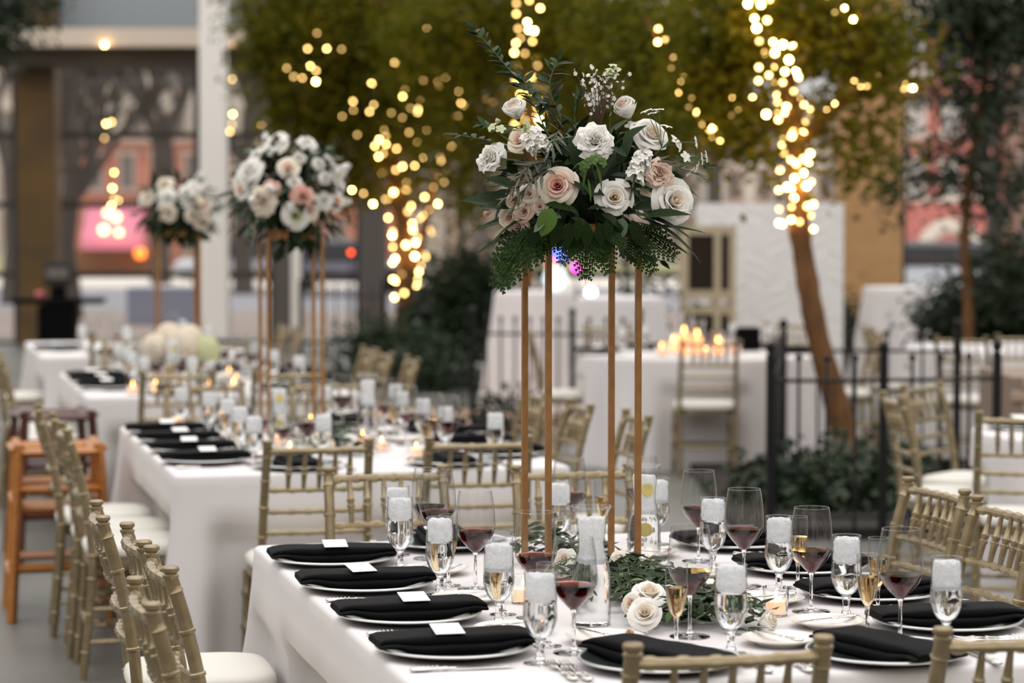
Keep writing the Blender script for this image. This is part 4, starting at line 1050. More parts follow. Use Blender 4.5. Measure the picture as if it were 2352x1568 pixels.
W1 = [((0.42, 1.82), 'L0'), ((0.412, 1.688), 'L1'), ((0.412, 1.259), 'L2'), ((0.444, 0.804), 'L3'), ((0.405, 0.345), 'O1'), ((0.86, 2.002), 'P1'), ((1.09, 2.06), 'P2'), ((1.102, 1.594), 'R1'), ((1.067, 1.142), 'R2'), ((1.083, 0.729), 'R3'), ((1.125, 0.315), 'R4'), ((0.703, 0.475), 'O2')]
SPOT = {'L0': 'column side of podium end', 'L1': 'column side, first from podium end', 'L2': 'column side, second from podium end', 'L3': 'column side, third from podium end', 'L4': 'column side, fourth from podium end',
        'O1': 'column side of open end', 'O2': 'fence side of open end', 'P1': 'middle of podium end', 'P2': 'fence side of podium end',
        'R1': 'fence side, first from podium end', 'R2': 'fence side, second from podium end', 'R3': 'fence side, third from podium end', 'R4': 'fence side, fourth from podium end'}
for (u, v), k in W1: wine_glass(TB(u, v), 'red wine glass, %s, %s' % (SPOT[k], TN[1]), GW)
G1 = [((0.34, 1.903), 'L0'), ((0.306, 1.662), 'L1'), ((0.31, 1.205), 'L2'), ((0.344, 0.753), 'L3'), ((0.307, 0.256), 'L4'), ((0.80, 1.895), 'P1'), ((1.10, 1.95), 'P2'), ((1.085, 1.43), 'R1'), ((1.113, 1.019), 'R2'), ((1.133, 0.639), 'R3'), ((1.20, 0.245), 'R4'), ((0.72, 0.256), 'O2')]
for (u, v), k in G1: goblet(TB(u, v), 'iced water goblet, %s, %s' % (SPOT[k], TN[1]), GG)
F1 = [((0.633, 0.355), 'O2', 'fizz'), ((1.218, 0.657), 'R3', 'fizz'), ((1.085, 0.40), 'R4', 'fizz'), ((1.185, 1.08), 'R2', 'fizz'), ((0.372, 0.435), 'L4', None), ((0.364, 1.323), 'L2', 'fizz_low'), ((0.383, 0.866), 'L3', 'fizz_low'), ((0.965, 2.03), 'P1', 'fizz')]
for (u, v), k, lv in F1: flute(TB(u, v), '%s champagne flute, %s, %s' % ('empty' if lv is None else 'filled', SPOT[k], TN[1]), GF, lv)
carafe(TB(0.54, 0.681), 'glass carafe of iced water beside the roses at the fourth table from podium', 'water carafes')
carafe(TB(0.931, 1.534), 'glass carafe of iced water with lemon slices beside the gold stand', 'water carafes', True)
votive(TB(0.985, 0.70), 'lit votive candle beside the lone white rose, fourth table from podium', 'votive candles')
votive(TB(0.47, 1.02), 'lit votive candle behind the third goblet, fourth table from podium', 'votive candles')
for u, v, f, w in ((1.03, 0.848, FU + PI, 'beside the lit votive candle, fence side'), (1.064, 0.485, FU + PI, 'between lone flute and wine glass, fence side'), (0.865, 0.33, FV, 'beside the lone white rose, open end'),
                   (0.351, 1.117, FU, 'beside second water goblet, column side'), (0.36, 1.60, FU, 'beside first water goblet, column side'), (0.33, 0.60, FU, 'beside third water goblet, column side'),
                   (0.463, 0.44, FV, 'behind tilted napkin, open end'), (1.0, 1.72, FU + PI, 'behind the wine glasses, fence side'), (1.02, 1.35, FU + PI, 'beyond the votive candle, fence side')):
    bread(1, TB(u, v), f, w + ', ' + TN[1])
t = thing('pepper_shaker', 'small glass pepper shaker behind the low wine glass', 'shaker', claim(TB(0.86, 0.80), 0.02) + Vector((0, 0, TZ)))
m = MB(); m.lathe([(0, 0), (0.016, 0), (0.018, 0.004), (0.0165, 0.05), (0.014, 0.054), (0, 0.054)], 12); ob('jar', m.mesh('jar'), mat('pepper_glass', (70, 66, 62), 0.15, coat=0.5), t)
m = MB(); m.lathe([(0.015, 0.054), (0.0155, 0.058), (0.015, 0.068), (0.009, 0.075), (0, 0.076)], 12); ob('cap', m.mesh('cap'), SILVER, t)

# --- the other banquet tables
def lay(n, sides, seed, wines=True):
    r = random.Random(seed); v0 = VT[n - 1]; todo = []
    for key, c, f, w in sides:
        w2 = '%s, %s' % (w, TN[n]); c = TB(c[0] + r.uniform(-.006, .006), c[1] + v0 + r.uniform(-.006, .006)); todo.append((key, c, f, w2))
        setting(n, c, f, w2, full=False, seed=seed + len(w) + int(c.x * 100) % 7, nap_off=(0, 0, r.uniform(-.03, .03)))
    for key, c, f, w2 in todo:
        if wines: wine_glass(local(c, f, 0.08 + r.uniform(-.02, .02), 0.255 + r.uniform(-.02, .02)), 'red wine glass, %s' % w2, GW, r.choice(('wine', 'wine', 'wine_low')))
        goblet(local(c, f, 0.135 + r.uniform(-.015, .015), 0.175 + r.uniform(-.01, .01)), 'iced water goblet, %s' % w2, GG)
        if r.random() < 0.7: flute(local(c, f, r.uniform(-.02, .02), 0.225), 'filled champagne flute, %s' % w2, GF)
    for key, c, f, w2 in todo:
        if key != 'E': bread(n, local(c, f, -0.235, 0.2), f, w2)
def sides_of(Ls, Rs, ends):
    out = []
    for i, v in enumerate(Ls): out.append(('L', (0.16, v), FU, 'column side, %s from podium end' % ORD[i]))
    for i, v in enumerate(Rs): out.append(('R', (1.30, v), FU + PI, 'fence side, %s from podium end' % ORD[i]))
    for u, v, f, w in ends: out.append(('E', (u, v), f, w))
    return out
ENDS = [(0.47, 0.16, FV, 'column side of open end'), (1.04, 0.16, FV, 'fence side of open end'), (0.46, 2.05, FV + PI, 'column side of podium end'), (1.01, 2.05, FV + PI, 'fence side of podium end')]
lay(2, sides_of((1.79, 1.35, 0.90, 0.45), (1.77, 1.35, 0.90, 0.45), ENDS), 51)
lay(3, sides_of((1.55, 1.10, 0.62), (1.75, 1.28, 0.80), ENDS), 52)
lay(4, sides_of((0.8,), (1.3,), ENDS[:2]), 53)
carafe(TB(0.52, 5.1), 'glass carafe of lemon water on column side, third table from podium', 'water carafes', True)
carafe(TB(0.98, 5.55), 'glass carafe of iced water on fence side, third table from podium', 'water carafes')
carafe(TB(0.55, 9.2), 'glass carafe of lemon water, second table from podium', 'water carafes', True)
for k, (u, v) in enumerate(((0.5, 4.75), (0.56, 5.3), (0.62, 5.62), (0.9, 4.9), (0.88, 5.2), (0.92, 6.0), (0.5, 5.75), (0.98, 4.62), (0.55, 6.1))):
    votive(TB(u, v), 'lit votive candle on %s side of garland, %s from podium end, third table from podium' % ('column' if u < 0.7 else 'fence', {0: 'fifth', 1: 'fourth', 4: 'fourth', 2: 'third', 3: 'third', 6: 'second', 5: 'first', 7: 'fifth', 8: 'first'}[k]) if k != 4 else 'lit votive candle close to the carafe, fence side of garland, third table from podium', 'votive candles')
for k, (u, v, lb) in enumerate(((0.34, 6.22, 'lit votive candle at the podium end corner of the column side, third table from podium'), (0.46, 6.28, 'lit votive candle behind the podium end plates of third table from podium'), (0.3, 8.42, 'lit votive candle at the open end corner, column side, second table from podium'),
        (0.62, 8.46, 'lit votive candle in the middle of the open end, second table from podium'), (0.8, 8.5, 'lit votive candle on fence side of the open end, second table from podium'), (0.42, 8.62, 'lit votive candle behind the open end plate, second table from podium'))):
    votive(TB(u, v), lb, 'votive candles', 1.2)
for k, (u, v) in enumerate(((0.55, 8.9), (0.62, 9.5), (0.9, 9.1), (0.95, 9.8), (0.52, 10.0))):
    votive(TB(u, v), 'lit votive candle on %s side of flowers, %s from podium end, second table from podium' % ('column' if u < 0.7 else 'fence', ('third', 'second', 'second', 'first', 'first')[k]), 'votive candles')
# --- candlelit round table
for k, (px, Y, h, r_) in enumerate(((1572, 16.7, 0.30, 0.065), (1602, 16.9, 0.24, 0.06), (1650, 16.8, 0.16, 0.055), (1548, 17.1, 0.14, 0.05))):
    p = (wx(px, Y), Y); t = thing('hurricane_vase', ['tall hurricane vase with lit candle on the round table', 'medium hurricane vase with lit candle on the round table', 'low glass bowl with lit candle on the round table', 'small glass bowl with lit candle on the round table'][k], 'candle vase', (p[0], p[1], TZ), 0, 'candle vases on the round table')
    ob('vase', shell(spline_prof([(0, 0), (r_ * 0.8, 0.002), (r_ * 1.05, h * 0.3), (r_ * 0.85, h * 0.7), (r_, h)], 5), 0.003, 28).mesh('vase'), GLASS, t)
    ob('candle', lathe_mesh('candle', [(0, 0.006), (r_ * 0.55, 0.006), (r_ * 0.55, h * 0.5), (0, h * 0.5 - 0.002)], 18), mat('glowing_wax', (255, 214, 170), 0.5, emit=1.6, ecol=(255, 150, 84)), t)  # wax made emissive to imitate the flame's glow inside it
    ob('flame', lathe_mesh('flame', [(0, h * 0.52), (0.008, h * 0.52 + 0.01), (0.011, h * 0.52 + 0.02), (0.006, h * 0.52 + 0.035), (0, h * 0.52 + 0.05)], 10), FLAME, t)
for k, (px, Y) in enumerate(((1622, 16.35), (1660, 17.2), (1690, 16.9), (1520, 16.7))):
    votive((wx(px, Y), Y), ['small lit votive on banquet side of the candlelit round table', 'small lit votive behind the low bowl on candlelit round table', 'small lit votive next to black box on candlelit round table', 'small lit votive on railing side of candlelit round table'][k], 'votive candles', 1.5)
m = MB(); m.box((0, 0, 0.085), (0.17, 0.09, 0.17), b=0.012); o = ob('black_gift_box', m.mesh('black_gift_box'), BLACK, None, (wx(1718, 17.3), 17.3, TZ), 0.2); tag(o, 'black box on the candlelit round table', 'box')
for k, (px, Y, f) in enumerate(((1370, 16.9, 0.0), (1480, 17.5, -1.0), (1830, 17.0, PI), (1740, 17.6, -2.0))):
    w = ['on the railing side', 'towards the cocktail tables', 'on the fence side', 'towards the white backdrop'][k]
    c = Vector((wx(px, Y), Y, 0)); setting(4, c, f, '%s of candlelit round table' % w, full=False, cut=False, seed=60 + k)
    goblet(local(c, f, 0.12, 0.17), 'stemmed goblet of iced water %s of candlelit round table' % w, GG, 4)
c = Vector((2.3, 10.0, 0)); setting(4, c, PI / 2 - 0.3, 'on the fence-corner round table', full=False, seed=70)
goblet((2.42, 10.22), 'goblet of iced water on the fence-corner round table', GG, 4)
c = Vector((2.25, 10.6, 0)); setting(4, c, 0, 'by the chair side of the fence-corner round table', full=False, seed=72)

# ------------------------------------------------------------------ flowers and greenery
def leaf_mesh(name, w, fold=0.25, curl=0.15, tip=1.0, nl=7, wav=0.0):
    """leaf of unit length along +y, widest before the middle, folded at the midrib"""
    m = MB(); vs = []; fs = []
    for j in range(nl + 1):
        t = j / nl; hw = w * (math.sin(PI * t ** 0.8) ** tip if 0 < t < 1 else 0.0) + 0.004; z = -curl * t * t + wav * math.sin(t * 9)
        vs += [(-hw, t, z + hw * fold), (0, t, z), (hw, t, z + hw * fold)]
    for j in range(nl):
        for k in range(2): fs.append((j * 3 + k, j * 3 + k + 1, j * 3 + k + 4, j * 3 + k + 3))
    m.add(vs, fs); return m.mesh(name, True, 180)
LM = {'ruscus': [leaf_mesh('ruscus_leaf', 0.17, 0.25, c) for c in (0.05, 0.18)], 'olive': [leaf_mesh('olive_leaf', 0.075, 0.2, c) for c in (0.0, 0.2)],
      'broad': [leaf_mesh('broad_leaf', 0.22, 0.3, c) for c in (0.12, 0.3)], 'blade': [leaf_mesh('blade_leaf', 0.055, 0.4, c, 0.7, 10) for c in (0.12, 0.35)],
      'round': [leaf_mesh('round_leaf', 0.33, 0.12, c, 0.8) for c in (0.05, 0.15)]}
def qbasis(d, n):
    d = Vector(d).normalized(); n = Vector(n); n = (n - d * n.dot(d))
    if n.length < 1e-4: n = d.orthogonal()
    n.normalize(); x = d.cross(n).normalized(); return Matrix((x, d, n)).transposed().to_quaternion()
def leaves_join(specs):
    """one mesh from (kind, pos, quat, size) leaves"""
    m = MB()
    for kind, var, p, q_, s in specs:
        me = LM[kind][var]; R = q_.to_matrix()
        m.add([R @ (v.co * s) + Vector(p) for v in me.vertices], [tuple(f.vertices) for f in me.polygons])
    return m.mesh('leaves', True, 180)
def sprig(parent, name, ctrl, kind, n, size, m, r, single=True, spread=0.8, start=0.15, stem=0.0022, up=(0, -0.3, 1), smat=None, low=None, keep=None):
    """a stem with leaves set along it, as a part with each leaf a sub-part (or one mesh when small)"""
    pts = curve_pts(ctrl, 16); L = len(pts) - 1; st = MB(); st.tube(pts, [stem * (1 - 0.6 * i / L) for i in range(L + 1)], 6)
    specs = []
    for k in range(n):
        t = start + (1 - start) * (k + r.uniform(-.2, .2)) / max(1, n - 1); t = min(max(t, 0), 1); q = t * L; j = min(int(q), L - 1)
        p = pts[j].lerp(pts[j + 1], q - j); tan = (pts[j + 1] - pts[j]).normalized()
        sd = tan.cross(Vector(up)).normalized() * (1 if k % 2 else -1)
        d = tan * (1 - spread * 0.55) + sd * spread + Vector((r.uniform(-.3, .3), r.uniform(-.3, .3), r.uniform(-.3, .3)))
        if k >= n - 1: d = tan
        if low is not None and (p + d.normalized() * size * 1.15).z < low + 0.012: d.z = abs(d.z) * 0.3 + 0.25 * d.length
        if keep is not None and not all(keep(p + d.normalized() * size * 1.15 * q2 / 2, size * 0.2) for q2 in range(3)): continue
        nn = Vector(up) + Vector((r.uniform(-.6, .6), r.uniform(-.6, .6), r.uniform(-.3, .3)))
        specs.append((kind, r.randint(0, 1), p, qbasis(d, nn), size * r.uniform(0.75, 1.15) * (1 - 0.3 * t)))
    if single:
        o = ob(name, st.mesh(name), smat or STEM, parent)
        for kind_, var, p, q_, s in specs: ob(kind + '_leaf', LM[kind][var], m, o, p, None, s, q_)
    else:
        m2 = MB(); m2.v = st.v; m2.f = st.f; m2.mi = [0] * len(st.f)
        for kind_, var, p, q_, s in specs:
            me = LM[kind][var]; R = q_.to_matrix(); m2.add([R @ (v.co * s) + Vector(p) for v in me.vertices], [tuple(f.vertices) for f in me.polygons])
        o = ob(name, m2.mesh(name, True, 180), m, parent)
    return o
def fern_mesh(seed):
    """leatherleaf frond of unit length along +y: pinnae carrying toothed pinnules"""
    r = random.Random(seed); m = MB(); n = 8
    m.tube([(0, 0, 0), (0, 0.5, 0.02), (0, 1, -0.12)], [0.01, 0.008, 0.003], 5)
    for j in range(n):
        t = 0.08 + 0.86 * j / n; L = 0.40 * (1 - t) ** 0.75 + 0.05; z0 = 0.02 * math.sin(t * 3) - 0.12 * t * t
        for s in (-1, 1):
            d = Vector((s * 0.8, 0.6, -0.1 + r.uniform(-.08, .08))).normalized(); nn = Vector((0, 0, 1)); k = max(3, int(L / 0.055)); e0 = Vector((0, t, z0))
            m.add([e0 - nn.cross(d) * 0.008, e0 + d * L, e0 + nn.cross(d) * 0.008], [(0, 1, 2)])
            for i in range(k):
                q_ = (i + 0.35) / k; p = e0 + d * L * q_; w = 0.15 * (1 - 0.75 * q_) * (0.35 + 1.1 * L)
                for e in (-1, 1):
                    dd = (d * 0.75 + nn.cross(d) * e).normalized(); h = L / k * 0.62
                    m.add([p - d * h * 0.7, p + dd * w * 0.55 - d * h * 0.6, p + dd * w, p + dd * w * 0.6 + d * h * 0.75, p + d * h * 0.7], [(0, 1, 2, 3, 4)])
    return m.mesh('fern_frond', False)
FERNS = [fern_mesh(s) for s in range(2)]
def petal(fn, nu=6, nv=6):
    m = MB(); m.grid(fn, nu, nv); return m.mesh('petal', True, 180)
def rose_set(seed, n=19, closed=0.0, ruffle=0.0, flat=1.0):
    """petal meshes of a rose of unit radius opening along +z"""
    r = random.Random(seed); out = []
    for k in range(n):
        q_ = k / (n - 1); phi = k * 2.39996 + r.uniform(-.25, .25); Rk = 0.09 + (0.74 * q_ ** 0.95) * (1 - 0.1 * closed)
        wk = (1.7 - 0.75 * q_) * (1 + 0.25 * closed); hk = (0.80 - 0.40 * q_ ** 1.3 * (1 - closed)) * flat + (0.1 if closed else 0) + r.uniform(-.05, .05); cu = (0.62 * q_ ** 1.5) * (1 - closed) + 0.02; ti = r.uniform(-.07, .07); wv = r.uniform(0, 6)
        def fn(u, v, phi=phi, Rk=Rk, wk=wk, hk=hk, cu=cu, ti=ti, wv=wv, q_=q_):
            s = u * 2 - 1; t = v
            a = phi + s * wk * (0.35 + 0.65 * math.sin(PI * min(0.5, 0.12 + t * 0.5)))
            rr = 0.05 + (Rk - 0.05) * (1 - (1 - t) ** 2.2) + cu * max(0, t - 0.5) ** 1.5 * 1.5 + ti * t + 0.03 * math.sin(s * 4 + wv) * t * t
            if closed: rr -= closed * 1.1 * Rk * max(0, t - 0.45) ** 1.5
            z = -0.3 + (hk + 0.3) * math.sin(t * PI / 2) - cu * max(0, t - 0.62) ** 2 * 2.0 - 0.20 * s * s * t * (0.4 + q_) + 0.035 * math.sin(s * 5 + wv) * t * t + ruffle * math.sin(s * 7 + wv) * t * t
            rr += ruffle * math.cos(s * 9 + wv) * t * t
            return (math.cos(a) * rr, math.sin(a) * rr, z)
        out.append(petal(fn, 8 if ruffle else 6, 6))
    return out
ROSE = [rose_set(1, 17), rose_set(2, 16), rose_set(3, 18)]
RANUN = [rose_set(4, 26, 0.75), rose_set(5, 24, 0.6)]
CARN = [rose_set(6, 30, 0.0, 0.09, 1.0)]
BUD = [rose_set(7, 9, 0.85)]
m = MB(); m.lathe([(0, -0.42), (0.06, -0.4), (0.11, -0.3), (0.16, -0.2), (0.1, -0.05), (0, 0.1)], 10); HEART = m.mesh('rose_heart')
def axis_q(d, roll=0.0):
    return Vector(d).normalized().to_track_quat('Z', 'Y') @ Euler((0, 0, roll)).to_quaternion()
def bloom(parent, name, petals, p, d, R, mts, r, heart=None, single=True):
    """flower part with every petal a sub-part; outermost petals take the last material"""
    o = ob(name, HEART, heart or STEM, parent, p, None, R, axis_q(d, r.uniform(0, 6)))
    mts = mts if isinstance(mts, (list, tuple)) else [mts]
    n = len(petals)
    if single:
        for k, me in enumerate(petals): ob('petal', me, mts[min(len(mts) - 1, int(k / n * len(mts)))], o)
    else:
        key = ('joined', id(petals)); 
        def join():
            m = MB()
            for me in petals: m.add([v.co for v in me.vertices], [tuple(f.vertices) for f in me.polygons])
            return m.mesh('petals', True, 180)
        ob('petals', cached(key, join), mts[-1], o)
    return o
def floret_mesh():
    m = MB()
    for k in range(5):
        a = k * 2 * PI / 5
        def fn(u, v, a=a):
            s = u * 2 - 1; w = 0.42 * math.sin(PI * min(0.85, 0.2 + v * 0.7)); rr = v
            return (math.cos(a) * rr - math.sin(a) * s * w, math.sin(a) * rr + math.cos(a) * s * w, 0.25 * v * v - 0.3 * v ** 3 + 0.1 * s * s + 0.03 * math.sin(s * 6))
        m.grid(fn, 3, 3)
    m.lathe([(0, 0.1), (0.09, 0.06), (0.1, 0), (0.05, -0.3), (0, -0.5)], 6); return m.mesh('floret', True, 180)
FLORET = floret_mesh()
def cluster(parent, name, p0, p1, n, R, fs, m, r, single=True):
    """stock or delphinium spike: stem with florets around it"""
    p0, p1 = Vector(p0), Vector(p1); st = MB(); st.tube([p0 - (p1 - p0) * 0.6, p0, p1], [0.003, 0.003, 0.0015], 6); o = ob(name, st.mesh(name), STEM, parent)
    ax = (p1 - p0).normalized(); x = ax.orthogonal().normalized(); y = ax.cross(x); mm = MB()
    for k in range(n):
        t = (k + 0.5) / n; a = k * 2.4; d = (x * math.cos(a) + y * math.sin(a)) * 0.85 + ax * 0.45; p = p0.lerp(p1, t) + d * R * (1 - 0.5 * t); s = fs * (1.1 - 0.45 * t) * r.uniform(.85, 1.1); q_ = axis_q(d, a)
        if single: ob('floret', FLORET, m, o, p, None, s, q_)
        else: mm.add([q_.to_matrix() @ (v.co * s) + p for v in FLORET.vertices], [tuple(f.vertices) for f in FLORET.polygons])
    if not single: ob('florets', mm.mesh('florets', True, 180), m, o)
    return o
def stand(n, u, v, label, top=1.60, side=0.235):
    t = thing('centrepiece_stand', label, 'flower stand', TB(u, v, TZ), ANG, 'tall gold flower stands'); h = top - TZ; s = side / 2; w = 0.015
    lm = cached('standleg%.2f' % h, lambda: boxmesh('leg', -w / 2, w / 2, -w / 2, w / 2, 0.0, h, 0.001))
    for sx in (-1, 1):
        for sy in (-1, 1): ob('leg', lm, GOLD, t, (sx * s, sy * s, 0))
    for nm, z in (('top_frame', h - 0.003), ('base_frame', 0.003)):
        m = MB()
        for sg in (-1, 1): m.box((0, sg * s, z), (side - w, w * 0.8, 0.006)); m.box((sg * s, 0, z), (w * 0.8, side - w, 0.006))
        ob(nm, m.mesh(nm), GOLD, t)
    m = MB(); m.lathe([(0, h), (0.09, h), (0.105, h + 0.012), (0.11, h + 0.035), (0.104, h + 0.035), (0.098, h + 0.014), (0, h + 0.006)], 28); ob('tray', m.mesh('tray'), GOLD, t)
    return t
stand(1, 0.74, 1.47, 'tall gold four-legged flower stand on the fourth table from podium', 1.622)
stand(2, 0.70, 5.90, 'tall gold four-legged flower stand on the third table from podium')
stand(3, 0.66, 9.90, 'tall gold four-legged flower stand on the second table from podium')

# --- tall arrangement over the fourth table
S1 = TB(0.74, 1.47); YF = S1.y
rF = random.Random(77)
arr = thing('flower_arrangement', 'tall loose arrangement of blush and white roses with ruscus, olive and fern', 'flowers', (S1.x, S1.y, 1.625), 0, 'flower arrangements on gold stands')
A0 = Vector(arr.location)
CEN = P(1340, 440, YF) - A0                  # heart of the bouquet
def F(px, py, dep=None):
    """bouquet point at this pixel, dep metres before (+) or behind (-) the stand's axis"""
    if dep is None:
        q_ = P(px, py, YF) - A0 - CEN; dep = 0.24 * math.sqrt(max(0.0, 1 - (q_.x / 0.33) ** 2 - (q_.z / 0.30) ** 2))
    return P(px, py, YF - dep) - A0
def out_of(p, tow=0.55):
    d = (p - CEN - Vector((0, 0.06, -0.10))).normalized() + Vector((0, -tow, 0)); return d.normalized()
# core: moss ball and dense filler leaves
m = MB(); m.lathe([(0, -0.12), (0.09, -0.10), (0.12, -0.03), (0.12, 0.04), (0.08, 0.10), (0, 0.13)], 16); ob('moss_core', m.mesh('moss_core'), mat('dark_moss', (22, 34, 16), 0.9), arr, CEN + Vector((0, 0, 0.02)))
def filler(parent, c, R, n, kinds, m, r, zs=0.8, size=(0.06, 0.10), low=None, name='filler_foliage'):
    sp = []
    for k in range(n):
        g = Vector((r.gauss(0, 1), r.gauss(0, 1), r.gauss(0, 1))).normalized(); rad = R * r.uniform(0.45, 0.95)
        p = c + Vector((g.x * rad, g.y * rad, g.z * rad * zs)); d = g + Vector((r.uniform(-.6, .6), r.uniform(-.6, .6), r.uniform(-.7, .3)))
        if low is not None and p.z < low: p.z = low + r.uniform(0, 0.02); d.z = abs(d.z) * 0.2
        sp.append((r.choice(kinds), r.randint(0, 1), p, qbasis(d, g + Vector((0, 0, 0.5))), r.uniform(*size)))
    o = ob(name, leaves_join(sp), m, parent); o['kind'] = 'stuff'; return o
filler(arr, CEN + Vector((0, 0, 0.01)), 0.22, 330, ('broad', 'ruscus', 'blade'), DEEP, rF, 0.66, (0.05, 0.09))
# ruscus branches reaching up
def br(name, pxs, kind, n, size, m, **k):
    return sprig(arr, name, [F(*p) for p in pxs], kind, n, size, m, rF, **k)
br('ruscus_branch', [(1320, 400, 0.0), (1270, 270, 0.05), (1195, 190, 0.05), (1140, 125, 0.04), (1090, 66, 0.03)], 'ruscus', 36, 0.06, RUSC, start=0.22)
br('ruscus_branch', [(1330, 400, 0.0), (1290, 280, 0.08), (1262, 200, 0.08), (1280, 140, 0.06)], 'ruscus', 24, 0.062, RUSC, start=0.25)
br('ruscus_branch', [(1310, 390, 0.1), (1255, 300, 0.12), (1225, 235, 0.1), (1200, 180, 0.08)], 'ruscus', 20, 0.06, RUSC, start=0.3)
br('ruscus_branch', [(1280, 420, 0.1), (1180, 345, 0.12), (1110, 320, 0.1), (1040, 308, 0.08)], 'ruscus', 18, 0.05, RUSC, start=0.3)
br('ruscus_branch', [(1280, 400, 0.05), (1200, 300, 0.1), (1130, 290, 0.1), (1108, 285, 0.1)], 'ruscus', 10, 0.05, RUSC, start=0.4)
br('ruscus_branch', [(1400, 420, 0.1), (1530, 400, 0.12), (1590, 360, 0.1), (1630, 385, 0.1)], 'ruscus', 12, 0.05, RUSC, start=0.4)
br('ruscus_branch', [(1420, 480, 0.15), (1470, 560, 0.2), (1490, 590, 0.2), (1530, 600, 0.18)], 'ruscus', 14, 0.05, DEEP, start=0.2)
br('ruscus_branch', [(1380, 520, 0.2), (1420, 560, 0.22), (1440, 590, 0.2)], 'ruscus', 9, 0.055, DEEP, start=0.2)
# olive sprays
br('olive_branch', [(1290, 370, 0.16), (1220, 380, 0.24), (1180, 430, 0.25), (1150, 470, 0.22)], 'olive', 24, 0.062, OLIVE, spread=0.6, smat=TWIG)
br('olive_branch', [(1280, 380, 0.2), (1230, 410, 0.27), (1200, 440, 0.27), (1175, 480, 0.25)], 'olive', 20, 0.06, OLIVE, spread=0.6, smat=TWIG)
br('olive_branch', [(1310, 330, 0.15), (1285, 300, 0.22), (1270, 330, 0.26), (1255, 360, 0.26)], 'olive', 16, 0.055, OLIVE, spread=0.6, smat=TWIG)
br('olive_branch', [(1440, 400, 0.18), (1510, 370, 0.2), (1560, 385, 0.18), (1600, 400, 0.15)], 'olive', 16, 0.058, OLIVE, spread=0.6, smat=TWIG)
br('olive_branch', [(1330, 330, 0.1), (1320, 260, 0.14), (1330, 220, 0.14)], 'olive', 14, 0.06, RUSC, spread=0.5)
# broad leaves around the lower edge
def big(px, py, dep, tx, ty, size, m=DEEP, kind='broad', n=(0, -0.5, 1), tdep=None):
    a = F(px, py, dep); b = F(tx, ty, dep if tdep is None else tdep); L = (b - a).length
    return ob(kind + '_leaf', LM[kind][rF.randint(0, 1)], m, arr, a, None, L * size, qbasis(b - a, Vector(n) + Vector((rF.uniform(-.3, .3), 0, rF.uniform(-.3, .3)))))
for a in ((1190, 470, 0.16, 1060, 448, 1.0), (1200, 440, 0.2, 1108, 398, 1.0), (1170, 480, 0.22, 1100, 462, 1.0), (1215, 500, 0.1, 1090, 500, 0.9), (1450, 480, 0.2, 1560, 470, 1.0), (1480, 430, 0.24, 1400, 425, 0.9),
          (1330, 500, 0.25, 1300, 465, 1.1), (1350, 480, 0.26, 1420, 470, 1.0), (1420, 380, 0.22, 1450, 310, 1.0), (1330, 400, 0.2, 1320, 300, 1.0), (1370, 420, 0.25, 1400, 350, 1.0), (1340, 440, 0.26, 1300, 395, 0.8),
          (1440, 360, 0.24, 1400, 330, 0.9), (1480, 500, 0.24, 1600, 480, 0.9), (1380, 490, 0.27, 1440, 520, 1.0), (1250, 470, 0.27, 1330, 480, 1.0), (1260, 490, 0.27, 1240, 560, 1.0), (1310, 500, 0.27, 1370, 520, 0.9), (1430, 330, 0.18, 1480, 270, 0.9)):
    big(*a)
for a in ((1290, 500, 0.28, 1235, 480, 1.0), (1250, 505, 0.29, 1215, 545, 0.7), (1430, 500, 0.26, 1420, 555, 1.0)): big(*a, m=EUC, kind='round')
for a in ((1285, 505, 0.27, 1270, 570, 1.0), (1310, 510, 0.28, 1300, 572, 1.0), (1345, 510, 0.28, 1350, 575, 1.0), (1375, 510, 0.28, 1385, 568, 1.0), (1410, 505, 0.26, 1430, 575, 1.0), (1330, 500, 0.29, 1325, 555, 1.0), (1395, 500, 0.28, 1400, 560, 0.9), (1245, 505, 0.25, 1215, 575, 1.0), (1450, 505, 0.24, 1480, 570, 1.0)):
    big(*a, n=(0, -1, 0.3))
big(1268, 478, 0.30, 1243, 540, 1.05, LIME, 'round', (0, -1, 0.2))
for a in ((1470, 500, 0.22, 1630, 555, 1.0), (1460, 510, 0.24, 1560, 540, 1.0), (1480, 520, 0.2, 1640, 520, 0.9), (1250, 500, 0.2, 1085, 570, 1.0), (1230, 490, 0.22, 1110, 530, 1.0), (1220, 520, 0.22, 1150, 610, 1.0), (1500, 420, 0.15, 1620, 420, 0.9), (1520, 400, 0.15, 1610, 440, 0.9), (1500, 440, 0.18, 1590, 500, 0.9),
          (1480, 530, 0.22, 1600, 580, 0.9), (1450, 490, 0.24, 1600, 510, 1.0), (1200, 500, 0.18, 1070, 500, 0.9)):
    big(*a, m=RUSC, kind='blade')
for a in ((1250, 330, 0.22, 1360, 290, 0.6), (1350, 380, 0.27, 1330, 440, 0.9), (1365, 370, 0.28, 1400, 440, 0.9), (1350, 410, 0.28, 1362, 470, 0.9), (1340, 370, 0.28, 1290, 390, 0.6)): big(*a, m=LIME, kind='blade')
